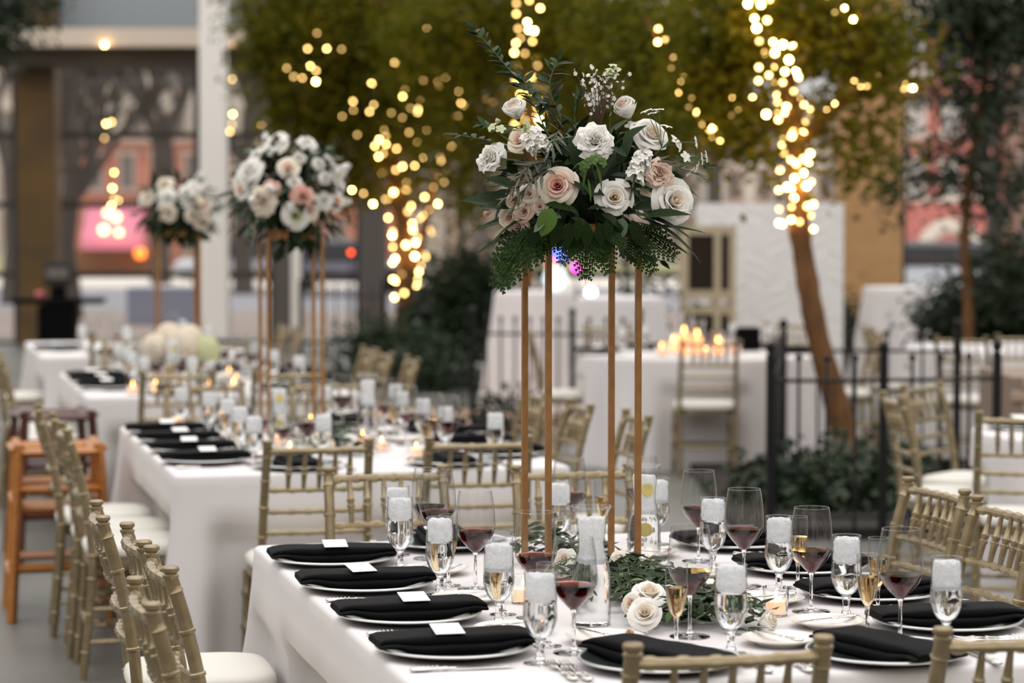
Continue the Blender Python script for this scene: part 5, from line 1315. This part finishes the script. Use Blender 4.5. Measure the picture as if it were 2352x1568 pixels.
# ferns hanging from the lower edge
for (px, py, dep, tx, ty, s, v_) in ((1260, 520, 0.2, 1140, 600, 1.0, 0), (1230, 520, 0.22, 1150, 640, 1.1, 1), (1330, 520, 0.24, 1290, 600, 1.0, 0), (1350, 525, 0.25, 1345, 625, 1.1, 1), (1370, 525, 0.24, 1400, 622, 1.0, 0), (1440, 540, 0.2, 1500, 620, 1.0, 1), (1300, 520, 0.2, 1235, 580, 1.0, 0), (1460, 520, 0.2, 1560, 590, 0.9, 1), (1400, 520, 0.26, 1440, 580, 0.8, 0)):
    a = F(px, py, dep); b = F(tx, ty, dep + 0.02); ob('fern_frond', FERNS[v_], FERN, arr, a, None, (b - a).length * s * 1.15, qbasis(b - a, (rF.uniform(-.3, .3), -1, 0.4)))
# blooms
def bl(name, pet, px, py, R, mts, tow=0.55, d=None, dep=None, heart=None):
    p = F(px, py, dep); dd = out_of(p, tow) if d is None else Vector(d); k = YF / FPX
    return bloom(arr, name, pet, p, dd, R * k, mts, rF, heart)
bl('blush_rose', ROSE[0], 1282, 428, 42, [PET_P, PET_B, PET_C], 1.2)
bl('white_rose', ROSE[1], 1410, 455, 41, [PET_C, PET_W, PET_W], 1.2)
bl('white_rose', ROSE[2], 1540, 465, 50, [PET_C, PET_W, PET_W], 0.5)
bl('white_rose', ROSE[1], 1490, 318, 45, [PET_C, PET_W, PET_W], 0.3, dep=0.12)
bl('ranunculus', RANUN[0], 1187, 265, 40, [PET_C, PET_W], d=(-0.25, -0.5, 0.75), dep=0.14)
bl('ranunculus', RANUN[1], 1442, 262, 42, [PET_B, PET_W, PET_W], d=(-0.3, -0.5, 0.65), dep=0.1)
bl('white_carnation', CARN[0], 1366, 328, 40, [PET_W], 0.9)
bl('white_carnation', CARN[0], 1133, 365, 34, [PET_W], 0.2, dep=0.14)
bl('pink_carnation', CARN[0], 1512, 402, 32, [PET_B], 0.6)
for px, py, R, mt in ((1187, 462, 27, PET_C), (1205, 486, 25, PET_B), (1172, 500, 24, PET_C), (1192, 522, 24, PET_B), (1215, 445, 22, PET_C), (1240, 475, 18, PET_C)):
    bl('spray_rose', ROSE[(px // 7) % 3], px, py, R, [PET_B, mt], 0.8)
bl('blush_rose', ROSE[1], 1195, 325, 28, [PET_B, PET_C], 0.6)
bl('rose_bud', BUD[0], 1148, 278, 12, [PET_Y], d=(-0.9, -0.3, -0.1), dep=0.14)
bl('rose_bud', BUD[0], 1122, 490, 14, [PET_P], d=(-0.8, -0.4, -0.3), dep=0.1)
for (a, b, n, R, fs, mt) in (((1250, 350, 0.24), (1225, 300, 0.24), 16, 0.018, 0.021, PET_W), ((1235, 340, 0.25), (1205, 318, 0.23), 12, 0.016, 0.02, PET_W), ((1455, 420, 0.24), (1468, 355, 0.22), 18, 0.018, 0.02, PET_W), ((1475, 390, 0.22), (1490, 345, 0.2), 10, 0.014, 0.017, PET_W), ((1450, 300, 0.1), (1475, 290, 0.1), 8, 0.014, 0.018, PET_W)):
    cluster(arr, 'stock_spike', F(*a), F(*b), n, R, fs, mt, rF)
# fine buds and twigs
def bud_sprig(pxs, tips, m, fm, R):
    st = MB(); st.tube(curve_pts([F(*p) for p in pxs], 8), 0.0014, 5); root = F(*pxs[len(pxs) // 2])
    for tpx in tips: q_ = F(*tpx); st.tube([root, (root + q_) * 0.5 + Vector((0, 0, 0.006)), q_], 0.001, 4)
    o = ob('bud_sprig', st.mesh('bud_sprig'), m, arr)
    for tpx in tips:
        q_ = F(*tpx); d = (q_ - root); ob('floret', FLORET, fm, o, q_, None, R, axis_q(d + Vector((0, -0.02, 0)), rF.uniform(0, 6)))
bud_sprig([(1460, 400, 0.15), (1520, 340, 0.16), (1555, 320, 0.16)], [(1550, 322, 0.16), (1598, 326, 0.16), (1560, 335, 0.16), (1530, 290, 0.15), (1485, 255, 0.15), (1500, 260, 0.15), (1512, 252, 0.15)], STEM, PET_W, 0.016)
bud_sprig([(1480, 420, 0.16), (1560, 370, 0.17), (1600, 370, 0.16)], [(1612, 365, 0.16), (1600, 385, 0.16), (1585, 395, 0.16), (1622, 360, 0.16), (1575, 360, 0.17)], STEM, PET_W, 0.016)
bud_sprig([(1370, 420, 0.24), (1360, 380, 0.28), (1358, 375, 0.28)], [(1340, 382, 0.29), (1385, 372, 0.29), (1360, 368, 0.3), (1372, 362, 0.29), (1348, 375, 0.3)], STEM, LIME, 0.014)
bud_sprig([(1400, 300, 0.1), (1405, 200, 0.1), (1410, 165, 0.1)], [(1408, 150, 0.1), (1418, 158, 0.1), (1400, 160, 0.1), (1412, 170, 0.1), (1404, 175, 0.1), (1395, 168, 0.1)], STEM, PET_Y, 0.012)
bud_sprig([(1200, 340, 0.2), (1150, 310, 0.18), (1135, 295, 0.18)], [(1130, 292, 0.18), (1150, 296, 0.18), (1210, 285, 0.2), (1215, 295, 0.2), (1205, 300, 0.2)], STEM, PET_Y, 0.014)
st = MB(); tips = []
for k in range(26):
    a0 = F(1372 + rF.uniform(-12, 12), 300, 0.12); e = F(1375 + rF.gauss(0, 26), 155 + abs(rF.gauss(0, 45)), 0.12 + rF.uniform(-.05, .05))
    mid = a0.lerp(e, 0.6) + Vector((rF.uniform(-.012, .012), 0, 0)); st.tube([a0, mid, e], [0.0013, 0.001, 0.0006], 4)
    for q_ in (0.6, 0.78, 0.9, 1.0): tips.append(a0.lerp(e, q_) + Vector((rF.uniform(-.008, .008), rF.uniform(-.008, .008), rF.uniform(-.006, .006))))
o = ob('heather_twigs', st.mesh('heather_twigs'), TWIG, arr)
mm = MB()
for p in tips:
    q_ = Euler((rF.uniform(0, 6), rF.uniform(0, 6), 0)).to_matrix(); s = rF.uniform(0.0035, 0.0065); mm.add([q_ @ (v.co * s) + p for v in FLORET.vertices], [tuple(f.vertices) for f in FLORET.polygons])
x = ob('heather_blossoms', mm.mesh('heather_blossoms', True, 180), PET_W, o); x['kind'] = 'stuff'

# --- soft arrangements on the other stands
def arrangement(label, base, rx, rz_, blooms, seed, group='flower arrangements on gold stands', up=0.6, z0=0.02):
    r = random.Random(seed); t = thing('flower_arrangement', label, 'flowers', base, 0, group); c = Vector((0, 0, rz_ * 0.72 + z0))
    m = MB(); m.lathe([(0, -0.6 * rz_), (rx * 0.4, -0.45 * rz_), (rx * 0.5, 0), (rx * 0.35, 0.4 * rz_), (0, 0.5 * rz_)], 14); ob('moss_core', m.mesh('moss_core'), MATS['dark_moss'], t, c)
    filler(t, c, rx * 1.02, 380, ('broad', 'ruscus', 'blade'), DEEP, r, rz_ / rx, (0.06, 0.11))
    for k in range(22):
        a = r.uniform(0, 2 * PI); el = r.uniform(-0.7, 1.1) if k > 6 else r.uniform(-0.9, -0.45); d = Vector((math.cos(a) * math.cos(el), math.sin(a) * math.cos(el), math.sin(el)))
        p0 = c + Vector((d.x * rx, d.y * rx, d.z * rz_)) * 0.5; e = c + Vector((d.x * rx, d.y * rx, d.z * rz_)) * r.uniform(1.05, 1.3)
        sprig(t, 'ruscus_branch', [p0, (p0 + e) / 2 + Vector((0, 0, 0.03)), e], 'ruscus', 12, 0.06, r.choice((RUSC, DEEP, EUC)), r, single=False)
    for (x, z, R, kind, mt, dep) in blooms:
        p = c + Vector((x * rx, -dep * rx * math.sqrt(max(0.05, 1 - x * x * 0.8 - z * z * 0.7)), z * rz_)); d = (p - c) + Vector((0, -rx * 0.3, 0.02)); pet = {'rose': ROSE[0], 'ran': RANUN[0], 'carn': CARN[0]}[kind]
        bloom(t, {'rose': 'rose', 'ran': 'ranunculus', 'carn': 'carnation'}[kind], pet, p, d, R, mt, r)
    for k in range(14):
        a = r.uniform(0, 2 * PI); el = r.uniform(-0.1, 1.2); d = Vector((math.cos(a) * math.cos(el), math.sin(a) * math.cos(el), math.sin(el))); p = c + Vector((d.x * rx, d.y * rx, d.z * rz_)) * 0.92
        if k % 2: cluster(t, 'stock_spike', p, p + d * 0.09, 14, 0.018, 0.022, PET_W, r, single=False)
        else: bloom(t, 'rose', ROSE[k % 3], p, d, 0.042, [r.choice((PET_W, PET_W, PET_C))], r, single=False)
    return t
S2 = TB(0.70, 5.90)
arrangement('full arrangement of white and pink roses on the third table from podium', (S2.x, S2.y, 1.602), 0.25, 0.22,
    [(-0.35, -0.1, 0.058, 'carn', [PET_C], 1), (0.16, -0.38, 0.058, 'rose', [PET_Y, PET_W, PET_W], 1), (0.28, -0.02, 0.05, 'rose', [PET_P], 1), (-0.22, 0.12, 0.036, 'rose', [PET_P], 1), (0.05, 0.5, 0.046, 'rose', [PET_B, PET_C], 1), (-0.6, 0.45, 0.06, 'rose', [PET_W], 0.9),
     (0.5, 0.55, 0.045, 'ran', [PET_W], 0.9), (0.6, 0.3, 0.045, 'ran', [PET_W], 0.9), (0.62, -0.1, 0.042, 'rose', [PET_W], 0.9), (0.8, -0.12, 0.04, 'rose', [PET_B, PET_C], 0.8), (0.35, -0.3, 0.045, 'rose', [PET_B, PET_C], 0.9), (-0.2, 0.95, 0.05, 'carn', [PET_W], 0.8), (-0.15, 1.1, 0.04, 'rose', [PET_W], 0.6),
     (0.3, 1.0, 0.04, 'carn', [PET_W], 0.6), (0.2, 0.65, 0.045, 'ran', [PET_W], 0.9), (-0.75, 0.1, 0.04, 'rose', [PET_B, PET_W], 0.9), (-0.8, 0.25, 0.04, 'rose', [PET_W], 0.8), (0.15, 0.25, 0.03, 'rose', [PET_W], 1), (-0.5, 0.75, 0.04, 'carn', [PET_W], 0.7)], 81)
S3 = TB(0.66, 9.90)
arrangement('rounded arrangement of cream roses on the second table from podium', (S3.x, S3.y, 1.602), 0.23, 0.18,
    [(-0.1, 0.35, 0.055, 'rose', [PET_W], 1), (-0.1, -0.1, 0.055, 'rose', [PET_C], 1), (-0.2, 0.75, 0.05, 'carn', [PET_C], 0.9), (0.5, -0.2, 0.045, 'rose', [PET_C], 0.9), (0.75, 0.1, 0.045, 'rose', [PET_B, PET_C], 0.8), (0.7, -0.4, 0.05, 'rose', [PET_C], 0.8), (0.35, 0.5, 0.045, 'carn', [PET_W], 0.9), (-0.6, 0.35, 0.045, 'rose', [PET_C], 0.9), (-0.75, 0.3, 0.04, 'rose', [PET_W], 0.8), (0.5, 0.7, 0.04, 'rose', [PET_W], 0.8)], 82)
# low cluster on the second table from podium
t = thing('hydrangea_bowl', 'low bowl of white hydrangeas on the second table from podium', 'flowers', TB(0.62, 9.52, TZ)); rH = random.Random(8)
m = MB(); m.lathe([(0, 0), (0.06, 0), (0.09, 0.05), (0.095, 0.1), (0.088, 0.1), (0.08, 0.05), (0, 0.01)], 20); ob('bowl', m.mesh('bowl'), PORC, t)
for (x, y, z, R) in ((-0.13, 0, 0.18, 0.10), (0.02, -0.04, 0.2, 0.11), (0.15, 0.02, 0.17, 0.10), (0.05, 0.08, 0.24, 0.09), (-0.06, 0.06, 0.25, 0.09)):
    mm = MB()
    for k in range(90):
        z_ = 1 - 1.6 * (k + 0.5) / 90; a = k * 2.4; s_ = math.sqrt(1 - z_ * z_); d = Vector((math.cos(a) * s_, math.sin(a) * s_, z_)); Rm = axis_q(d, a).to_matrix()
        mm.add([Rm @ (v.co * 0.02) + d * R * 0.9 for v in FLORET.vertices], [tuple(f.vertices) for f in FLORET.polygons])
    ob('hydrangea_head', mm.mesh('hydrangea_head', True, 180), PET_Y if x > 0.1 else PET_C, t, (x, y, z))
for k in range(8): a = k * 0.8; ob('broad_leaf', LM['broad'][k % 2], DEEP, t, (0, 0, 0.1), None, 0.19, qbasis((math.cos(a), math.sin(a), 0.2), (0, 0, 1)))

# --- garlands on the tables
def garland(label, n_, u0, v0, u1, v1, seed, single, roses, dens=1.0, wob=0.08):
    r = random.Random(seed); base = TB((u0 + u1) / 2, (v0 + v1) / 2, TZ); t = thing('table_garland', label, 'garland', base, 0, 'greenery garlands on the banquet tables')
    def G(u, v, z=0.0): q_ = TB(u, v, TZ + z) - base; return q_
    L = math.hypot(u1 - u0, v1 - v0)
    def clear(p, m_=0.004):
        q_ = Vector((p.x + base.x, p.y + base.y, 0)); return all((q_ - c).length > R + m_ for c, R in OCC)
    filler_specs = []; nf = int(230 * L * dens)
    for k in range(nf):
        s = r.random(); u = u0 + (u1 - u0) * s + r.gauss(0, wob * 0.55); v = v0 + (v1 - v0) * s + r.gauss(0, wob * 0.6); hgt = max(0.012, 0.065 * (1 - abs(r.gauss(0, .5)))) * r.random() + 0.012
        a = r.uniform(0, 2 * PI); d = Vector((math.cos(a), math.sin(a), r.uniform(0.10, 0.45))); sz_ = r.uniform(0.035, 0.065); p0 = G(u, v, hgt)
        if all(clear(p0 + d * sz_ * k_ / 3, 0.016) for k_ in range(4)): filler_specs.append((r.choice(('broad', 'ruscus', 'round', 'olive')), r.randint(0, 1), p0, qbasis(d, (r.uniform(-.4, .4), r.uniform(-.4, .4), 1)), sz_))
    o = ob('filler_foliage', leaves_join(filler_specs), DEEP, t); o['kind'] = 'stuff'
    for k in range(int(20 * L * dens)):
        s = r.random(); u = u0 + (u1 - u0) * s; v = v0 + (v1 - v0) * s; a = r.uniform(0, 2 * PI); d = Vector((math.cos(a), math.sin(a), 0)); ln = r.uniform(0.10, 0.17); p0 = G(u, v, 0.03) + d * 0.02
        for try_ in range(14):
            if all(clear(p0 + d * ln * k_ / 5, 0.02) for k_ in range(6)): break
            a = r.uniform(0, 2 * PI); d = Vector((math.cos(a), math.sin(a), 0)); s = r.random(); p0 = G(u0 + (u1 - u0) * s, v0 + (v1 - v0) * s, 0.03) + d * 0.02; ln = r.uniform(0.08, 0.15)
        else: continue
        kind, mt, sz, nn = r.choice((('ruscus', RUSC, 0.045, 9), ('olive', OLIVE, 0.045, 10), ('round', EUC, 0.034, 9), ('ruscus', DEEP, 0.05, 8), ('broad', LIME, 0.045, 6)))
        sprig(t, {'ruscus': 'ruscus_branch', 'olive': 'olive_branch', 'round': 'eucalyptus_branch', 'broad': 'leafy_branch'}[kind], [p0, p0 + d * ln * 0.5 + Vector((0, 0, 0.035)), p0 + d * ln + Vector((0, 0, 0.010))], kind, nn, sz, mt, r, single=single, up=(0, 0, 1), start=0.2, low=0.0, keep=clear)
    for (u, v, z, R, pet, mts, d) in roses:
        bloom(t, 'white_rose' if PET_W in mts else 'blush_rose', pet, G(u, v, z), d, R, mts, r, single=True)
    return t, G, clear
def pu(px, py, z):
    """table coordinates of a pixel at height z above the table top"""
    y0 = 784 - py; d = Vector(((px - 1176) / FPX, _c + y0 / FPX * _s, -_s + y0 / FPX * _c)); k = (TZ + z - CAM_H) / d.z; q_ = Vector((d.x * k, d.y * k, 0)) - ORG; return q_.dot(U), q_.dot(V)
def gr(px, py, z, R, pet, mts, d): u, v = pu(px, py, z); return (u, v, z, R, pet, mts, Vector(d))
gt, GG_, gclear = garland('greenery garland with white roses under the gold stand, fourth table from podium', 1, 0.74, 1.75, 0.78, 0.56, 91, True,
    [gr(1425, 1292, 0.05, 0.027, ROSE[0], [PET_C, PET_C, PET_W], (-0.1, -1, 0.35)), gr(1490, 1372, 0.06, 0.042, ROSE[1], [PET_C, PET_W], (0.1, -0.5, 0.9)), gr(1482, 1413, 0.04, 0.036, ROSE[2], [PET_C, PET_W], (-0.1, -0.8, 0.55)),
     gr(1450, 1453, 0.02, 0.018, BUD[0], [PET_B, PET_C], (-0.3, -0.9, 0.3)), gr(1298, 1288, 0.045, 0.03, ROSE[2], [PET_C, PET_W], (-0.3, -0.8, 0.5)), gr(1340, 1262, 0.05, 0.028, ROSE[0], [PET_B, PET_C, PET_C], (0, -0.8, 0.6)), gr(1485, 1292, 0.04, 0.025, ROSE[1], [PET_C, PET_W], (0.6, -0.6, 0.5)), gr(1455, 1388, 0.05, 0.026, ROSE[0], [PET_B, PET_C, PET_W], (-0.6, -0.7, 0.4)), gr(1530, 1360, 0.05, 0.024, BUD[0], [PET_C, PET_W], (0.6, -0.6, 0.5))], 3.0, 0.12)
rG = random.Random(92)
for (px, py, tx, ty, z) in ((1290, 1240, 1180, 1225, 0.06), (1580, 1450, 1690, 1480, 0.03), (1600, 1420, 1740, 1420, 0.03), (1420, 1420, 1400, 1470, 0.02), (1470, 1300, 1540, 1275, 0.07), (1450, 1255, 1500, 1225, 0.1)):
    u, v = pu(px, py, z); a = GG_(u, v, z); u, v = pu(tx, ty, z * 0.4); b = GG_(u, v, max(0.012, z * 0.5))
    if all(gclear(a.lerp(b, q2 / 6), 0.01) for q2 in range(7)): sprig(gt, 'ruscus_branch', [a, (a + b) / 2 + Vector((0, 0, 0.03)), b], 'ruscus', 10, 0.055, rG.choice((RUSC, DEEP)), rG, up=(0, -0.3, 1), low=0.0, keep=gclear)
t = thing('loose_rose', 'single white rose lying on the cloth beside the lit votive candle', 'rose', TB(*pu(1752, 1432, 0.028), TZ)); bloom(t, 'rose_head', RANUN[1], Vector((0, 0, 0.03)), Vector((0.75, -0.45, 0.4)), 0.034, [PET_C, PET_W], rG)
for a in (0.3, 2.5, 3.6): ob('broad_leaf', LM['broad'][0], DEEP, t, (-0.03, 0.02, 0.008), None, 0.06, qbasis((-math.cos(a) * 0.8, math.sin(a), 0.1), (0, 0, 1)))
garland('greenery garland with cream roses, third table from podium', 2, 0.72, 5.95, 0.74, 4.7, 93, False,
    [(0.70 + rG.uniform(-.08, .08), 4.65 + 0.13 * k, 0.05, 0.032, ROSE[k % 3], [PET_C, PET_W if k % 3 else PET_B], Vector((rG.uniform(-.5, .5), -0.8, 0.6))) for k in range(9)], 1.2, 0.1)
garland('greenery garland with white roses, second table from podium', 3, 0.7, 9.22, 0.72, 8.7, 94, False,
    [(0.70 + rG.uniform(-.08, .08), 8.72 + 0.12 * k, 0.05, 0.034, ROSE[k % 3], [PET_C, PET_W], Vector((rG.uniform(-.5, .5), -0.8, 0.6))) for k in range(4)], 1.0, 0.1)

# ------------------------------------------------------------------ other things around the hall
def high_chair(label, p, rz, m):
    t = thing('high_chair', label, 'high chair', (p[0], p[1], 0), rz, 'wooden high chairs')
    # restaurant high chair: splayed legs, slatted back frame, seat, arms and bars
    def bar(name, a, b, w, d): mb = MB(); mb.tube([a, b], w, 4, flat=d / w); ob(name, mb.mesh(name, False), m, t)
    for sx in (-1, 1):
        bar('back_leg', (sx * 0.205, -0.22, 0), (sx * 0.165, -0.16, 0.735), 0.05, 0.022); bar('front_leg', (sx * 0.205, 0.22, 0), (sx * 0.165, 0.15, 0.735), 0.05, 0.022)
        bar('arm_rest', (sx * 0.165, -0.17, 0.715), (sx * 0.165, 0.17, 0.715), 0.04, 0.022); bar('side_rail', (sx * 0.178, -0.18, 0.5), (sx * 0.178, 0.18, 0.5), 0.024, 0.018); bar('side_rail', (sx * 0.194, -0.2, 0.2), (sx * 0.194, 0.2, 0.2), 0.024, 0.018)
    for y, s in ((-1, -1), (1, 1)):
        for z, w in ((0.705, 0.05), (0.55, 0.045), (0.22, 0.035)):
            yy = y * (0.155 + (0.735 - z) * 0.09); xx = 0.165 + (0.735 - z) * 0.05; bar('cross_bar', (-xx, yy, z), (xx, yy, z), w, 0.02)
    mb = MB(); mb.box((0, 0, 0.46), (0.36, 0.34, 0.02), b=0.006); ob('seat', mb.mesh('seat'), m, t)
    return t
high_chair('orange oak wooden high chair beside the third table from podium', TB(-0.30, 5.97), ANG, WOOD_O)
high_chair('dark mahogany wooden high chair beside the second table from podium', TB(-0.2, 7.82), ANG + 0.1, WOOD_R)
p = P(135, 800, 27.0)
t = thing('podium', 'black podium with wide shelf and small screen by the windows', 'podium', (p.x, 27.0, 0), 0)
k = 27.0 / FPX
m = MB(); m.box((0, 0, 0.39), (0.40, 0.4, 0.78), b=0.02); ob('body', m.mesh('body'), BLACK, t)
zt_ = wz(690, 27.0)
m = MB(); m.box((0, 0, zt_), (1.0, 0.45, 0.06), b=0.01); ob('shelf', m.mesh('shelf'), BLACK, t)
m = MB(); m.tube([(0, 0, zt_), (0, 0, zt_ + 0.16)], 0.09, 12); ob('screen_stand', m.mesh('screen_stand'), BLACK, t)
m = MB(); m.box((0, -0.02, zt_ + 0.3), (0.30, 0.05, 0.27), b=0.01); o = ob('screen', m.mesh('screen'), mat('screen_case', (24, 23, 22), 0.5), t)
m = MB(); m.box((0, -0.047, zt_ + 0.31), (0.24, 0.006, 0.13)); ob('screen_panel', m.mesh('screen_panel'), mat('grey_panel', (112, 104, 98), 0.5), o)
m = MB(); m.box((0, 0, 0.02), (0.55, 0.5, 0.04), b=0.01); ob('base', m.mesh('base'), BLACK, t)
p = P(85, 676, 26.85); m = MB(); m.lathe([(0, 0), (0.04, 0), (0.05, 0.04), (0.03, 0.07), (0, 0.08)], 12); o = ob('pink_cup', m.mesh('pink_cup'), mat('pink_plastic', (206, 96, 110), 0.5), None, (p.x, 27.0, zt_ + 0.0305)); tag(o, 'small pink cup on the podium shelf', 'cup')
# white textured backdrop
YK = 22.6
t = thing('photo_backdrop', 'white textured photo backdrop panel standing behind the round table', 'backdrop', (wx(1768, YK), YK, 0), 0)
zt_ = wz(466, YK); wv_ = wx(1938, YK) - wx(1600, YK)
def bd(u, v):
    return (-wv_ / 2 + wv_ * u, -0.004 * (math.sin(u * 61 + 3 * math.sin(v * 19)) * math.sin(v * 57 + 2 * math.sin(u * 23))), 0.05 + (zt_ - 0.05) * v)
m = MB(); m.grid(bd, 110, 120); o = ob('panel', m.mesh('panel', True, 180), mat('white_ruffle', (240, 236, 234), 0.8, bump=0.5, bscale=25), t)
m = MB(); m.box((0, 0.05, zt_ / 2), (wv_, 0.06, zt_)); ob('frame', m.mesh('frame'), WHITEP, t)
for sx in (-1, 1): m = MB(); m.box((sx * wv_ * 0.45, 0.1, 0.02), (0.08, 0.6, 0.04)); ob('foot', m.mesh('foot'), WHITEP, t)
# old door frame
YJ = 21.6
t = thing('cabinet_door', 'beige panelled cabinet with dark panes leaning by the white backdrop', 'cabinet', (wx(1625, YJ), YJ, 0), 0); zt_ = wz(518, YJ); w_ = wx(1690, YJ) - wx(1566, YJ)
BEI = mat('beige_wood', (186, 170, 142), 0.6); DKP = mat('dark_pane', (38, 28, 22), 0.2)
m = MB()
m.box((-w_ / 2 + 0.03, 0, zt_ / 2), (0.06, 0.3, zt_)); m.box((w_ / 2 - 0.03, 0, zt_ / 2), (0.06, 0.3, zt_)); m.box((w_ * 0.16, 0, zt_ / 2), (0.06, 0.3, zt_))
for z in (0.05, wz(710, YJ), wz(676, YJ), zt_ - 0.04): m.box((0, 0, z), (w_, 0.28, 0.08))
ob('frame', m.mesh('frame'), BEI, t)
for x0, x1 in ((-w_ / 2 + 0.06, w_ * 0.16 - 0.03), (w_ * 0.16 + 0.03, w_ / 2 - 0.06)):
    for z0, z1 in ((0.1, wz(715, YJ)), (wz(672, YJ), zt_ - 0.08)): ob('dark_pane', boxmesh('dark_pane', x0, x1, -0.1, 0.1, z0, z1), DKP, t)
shrub('leafy potted greenery beside the beige cabinet', [blob(1484, 690, 21.2, 13, 50, 200, 18)], P(1484, 800, 21.2), 38, m=BUSHL)
# coloured party lamps far behind the bouquet
for k, (px, py, Y, r_, c, s, lb) in enumerate(((1290, 580, 28, 0.09, (70, 90, 255), 4.0, 'blue party lamp on a stand behind the tall bouquet'), (1324, 614, 28.0, 0.045, (255, 40, 200), 5.0, 'magenta party lamp on a stand behind the tall bouquet'), (1357, 672, 24, 0.05, (255, 250, 235), 6.0, 'small white globe lamp behind the gold stand'), (806, 580, 30.5, 0.03, (255, 80, 30), 4.0, 'small red lamp beyond the third table flowers'), (1265, 605, 28.5, 0.06, (255, 120, 100), 2.0, 'pale red party lamp beside the blue one'), (1275, 640, 27.6, 0.14, (226, 244, 250), 1.1, 'large pale globe lamp beside the slim tree'))):
    p = P(px, py, Y); t = thing('party_lamp', lb, 'lamp', (p.x, Y, 0), 0, 'coloured lamps at the back')
    m = MB(); m.tube([(0, 0, 0.02), (0, 0, p.z - r_)], 0.012, 8); m.lathe([(0, 0), (0.065, 0), (0.06, 0.02), (0, 0.03)], 16); ob('stand', m.mesh('stand'), IRON, t)
    m = MB(); m.lathe([(0, -r_), (r_ * 0.6, -r_ * 0.8), (r_, 0), (r_ * 0.6, r_ * 0.8), (0, r_)], 14); ob('lamp_head', m.mesh('lamp_head'), mat('lamp_col_%d' % k, c, 0.4, emit=s, ecol=c), t, (0, 0, p.z))
# brick step
STEP = mat('tan_step', (176, 152, 132), 0.8); MORT = mat('mortar', (140, 124, 110), 0.9)
px0, Y0 = 2326, 13.6
t = struct('wall_step', boxmesh('wall_step', wx(px0, Y0) + 0.01, wx(px0, Y0) + 1.2, Y0 + 0.015, Y0 + 1.0, 0.0, 0.80), MORT, label='low tan brick wall by the end of the iron fence')
bm_ = boxmesh('brick', -0.145, 0.145, 0, 0.05, 0, 0.058, 0.004)
for r_ in range(12):
    for k_ in range(4): ob('brick', bm_, STEP, t, (wx(px0, Y0) + 0.15 + 0.3 * k_ + (0.06 if r_ % 2 else 0.0), Y0, 0.004 + r_ * 0.066))
# floor rug between chairs
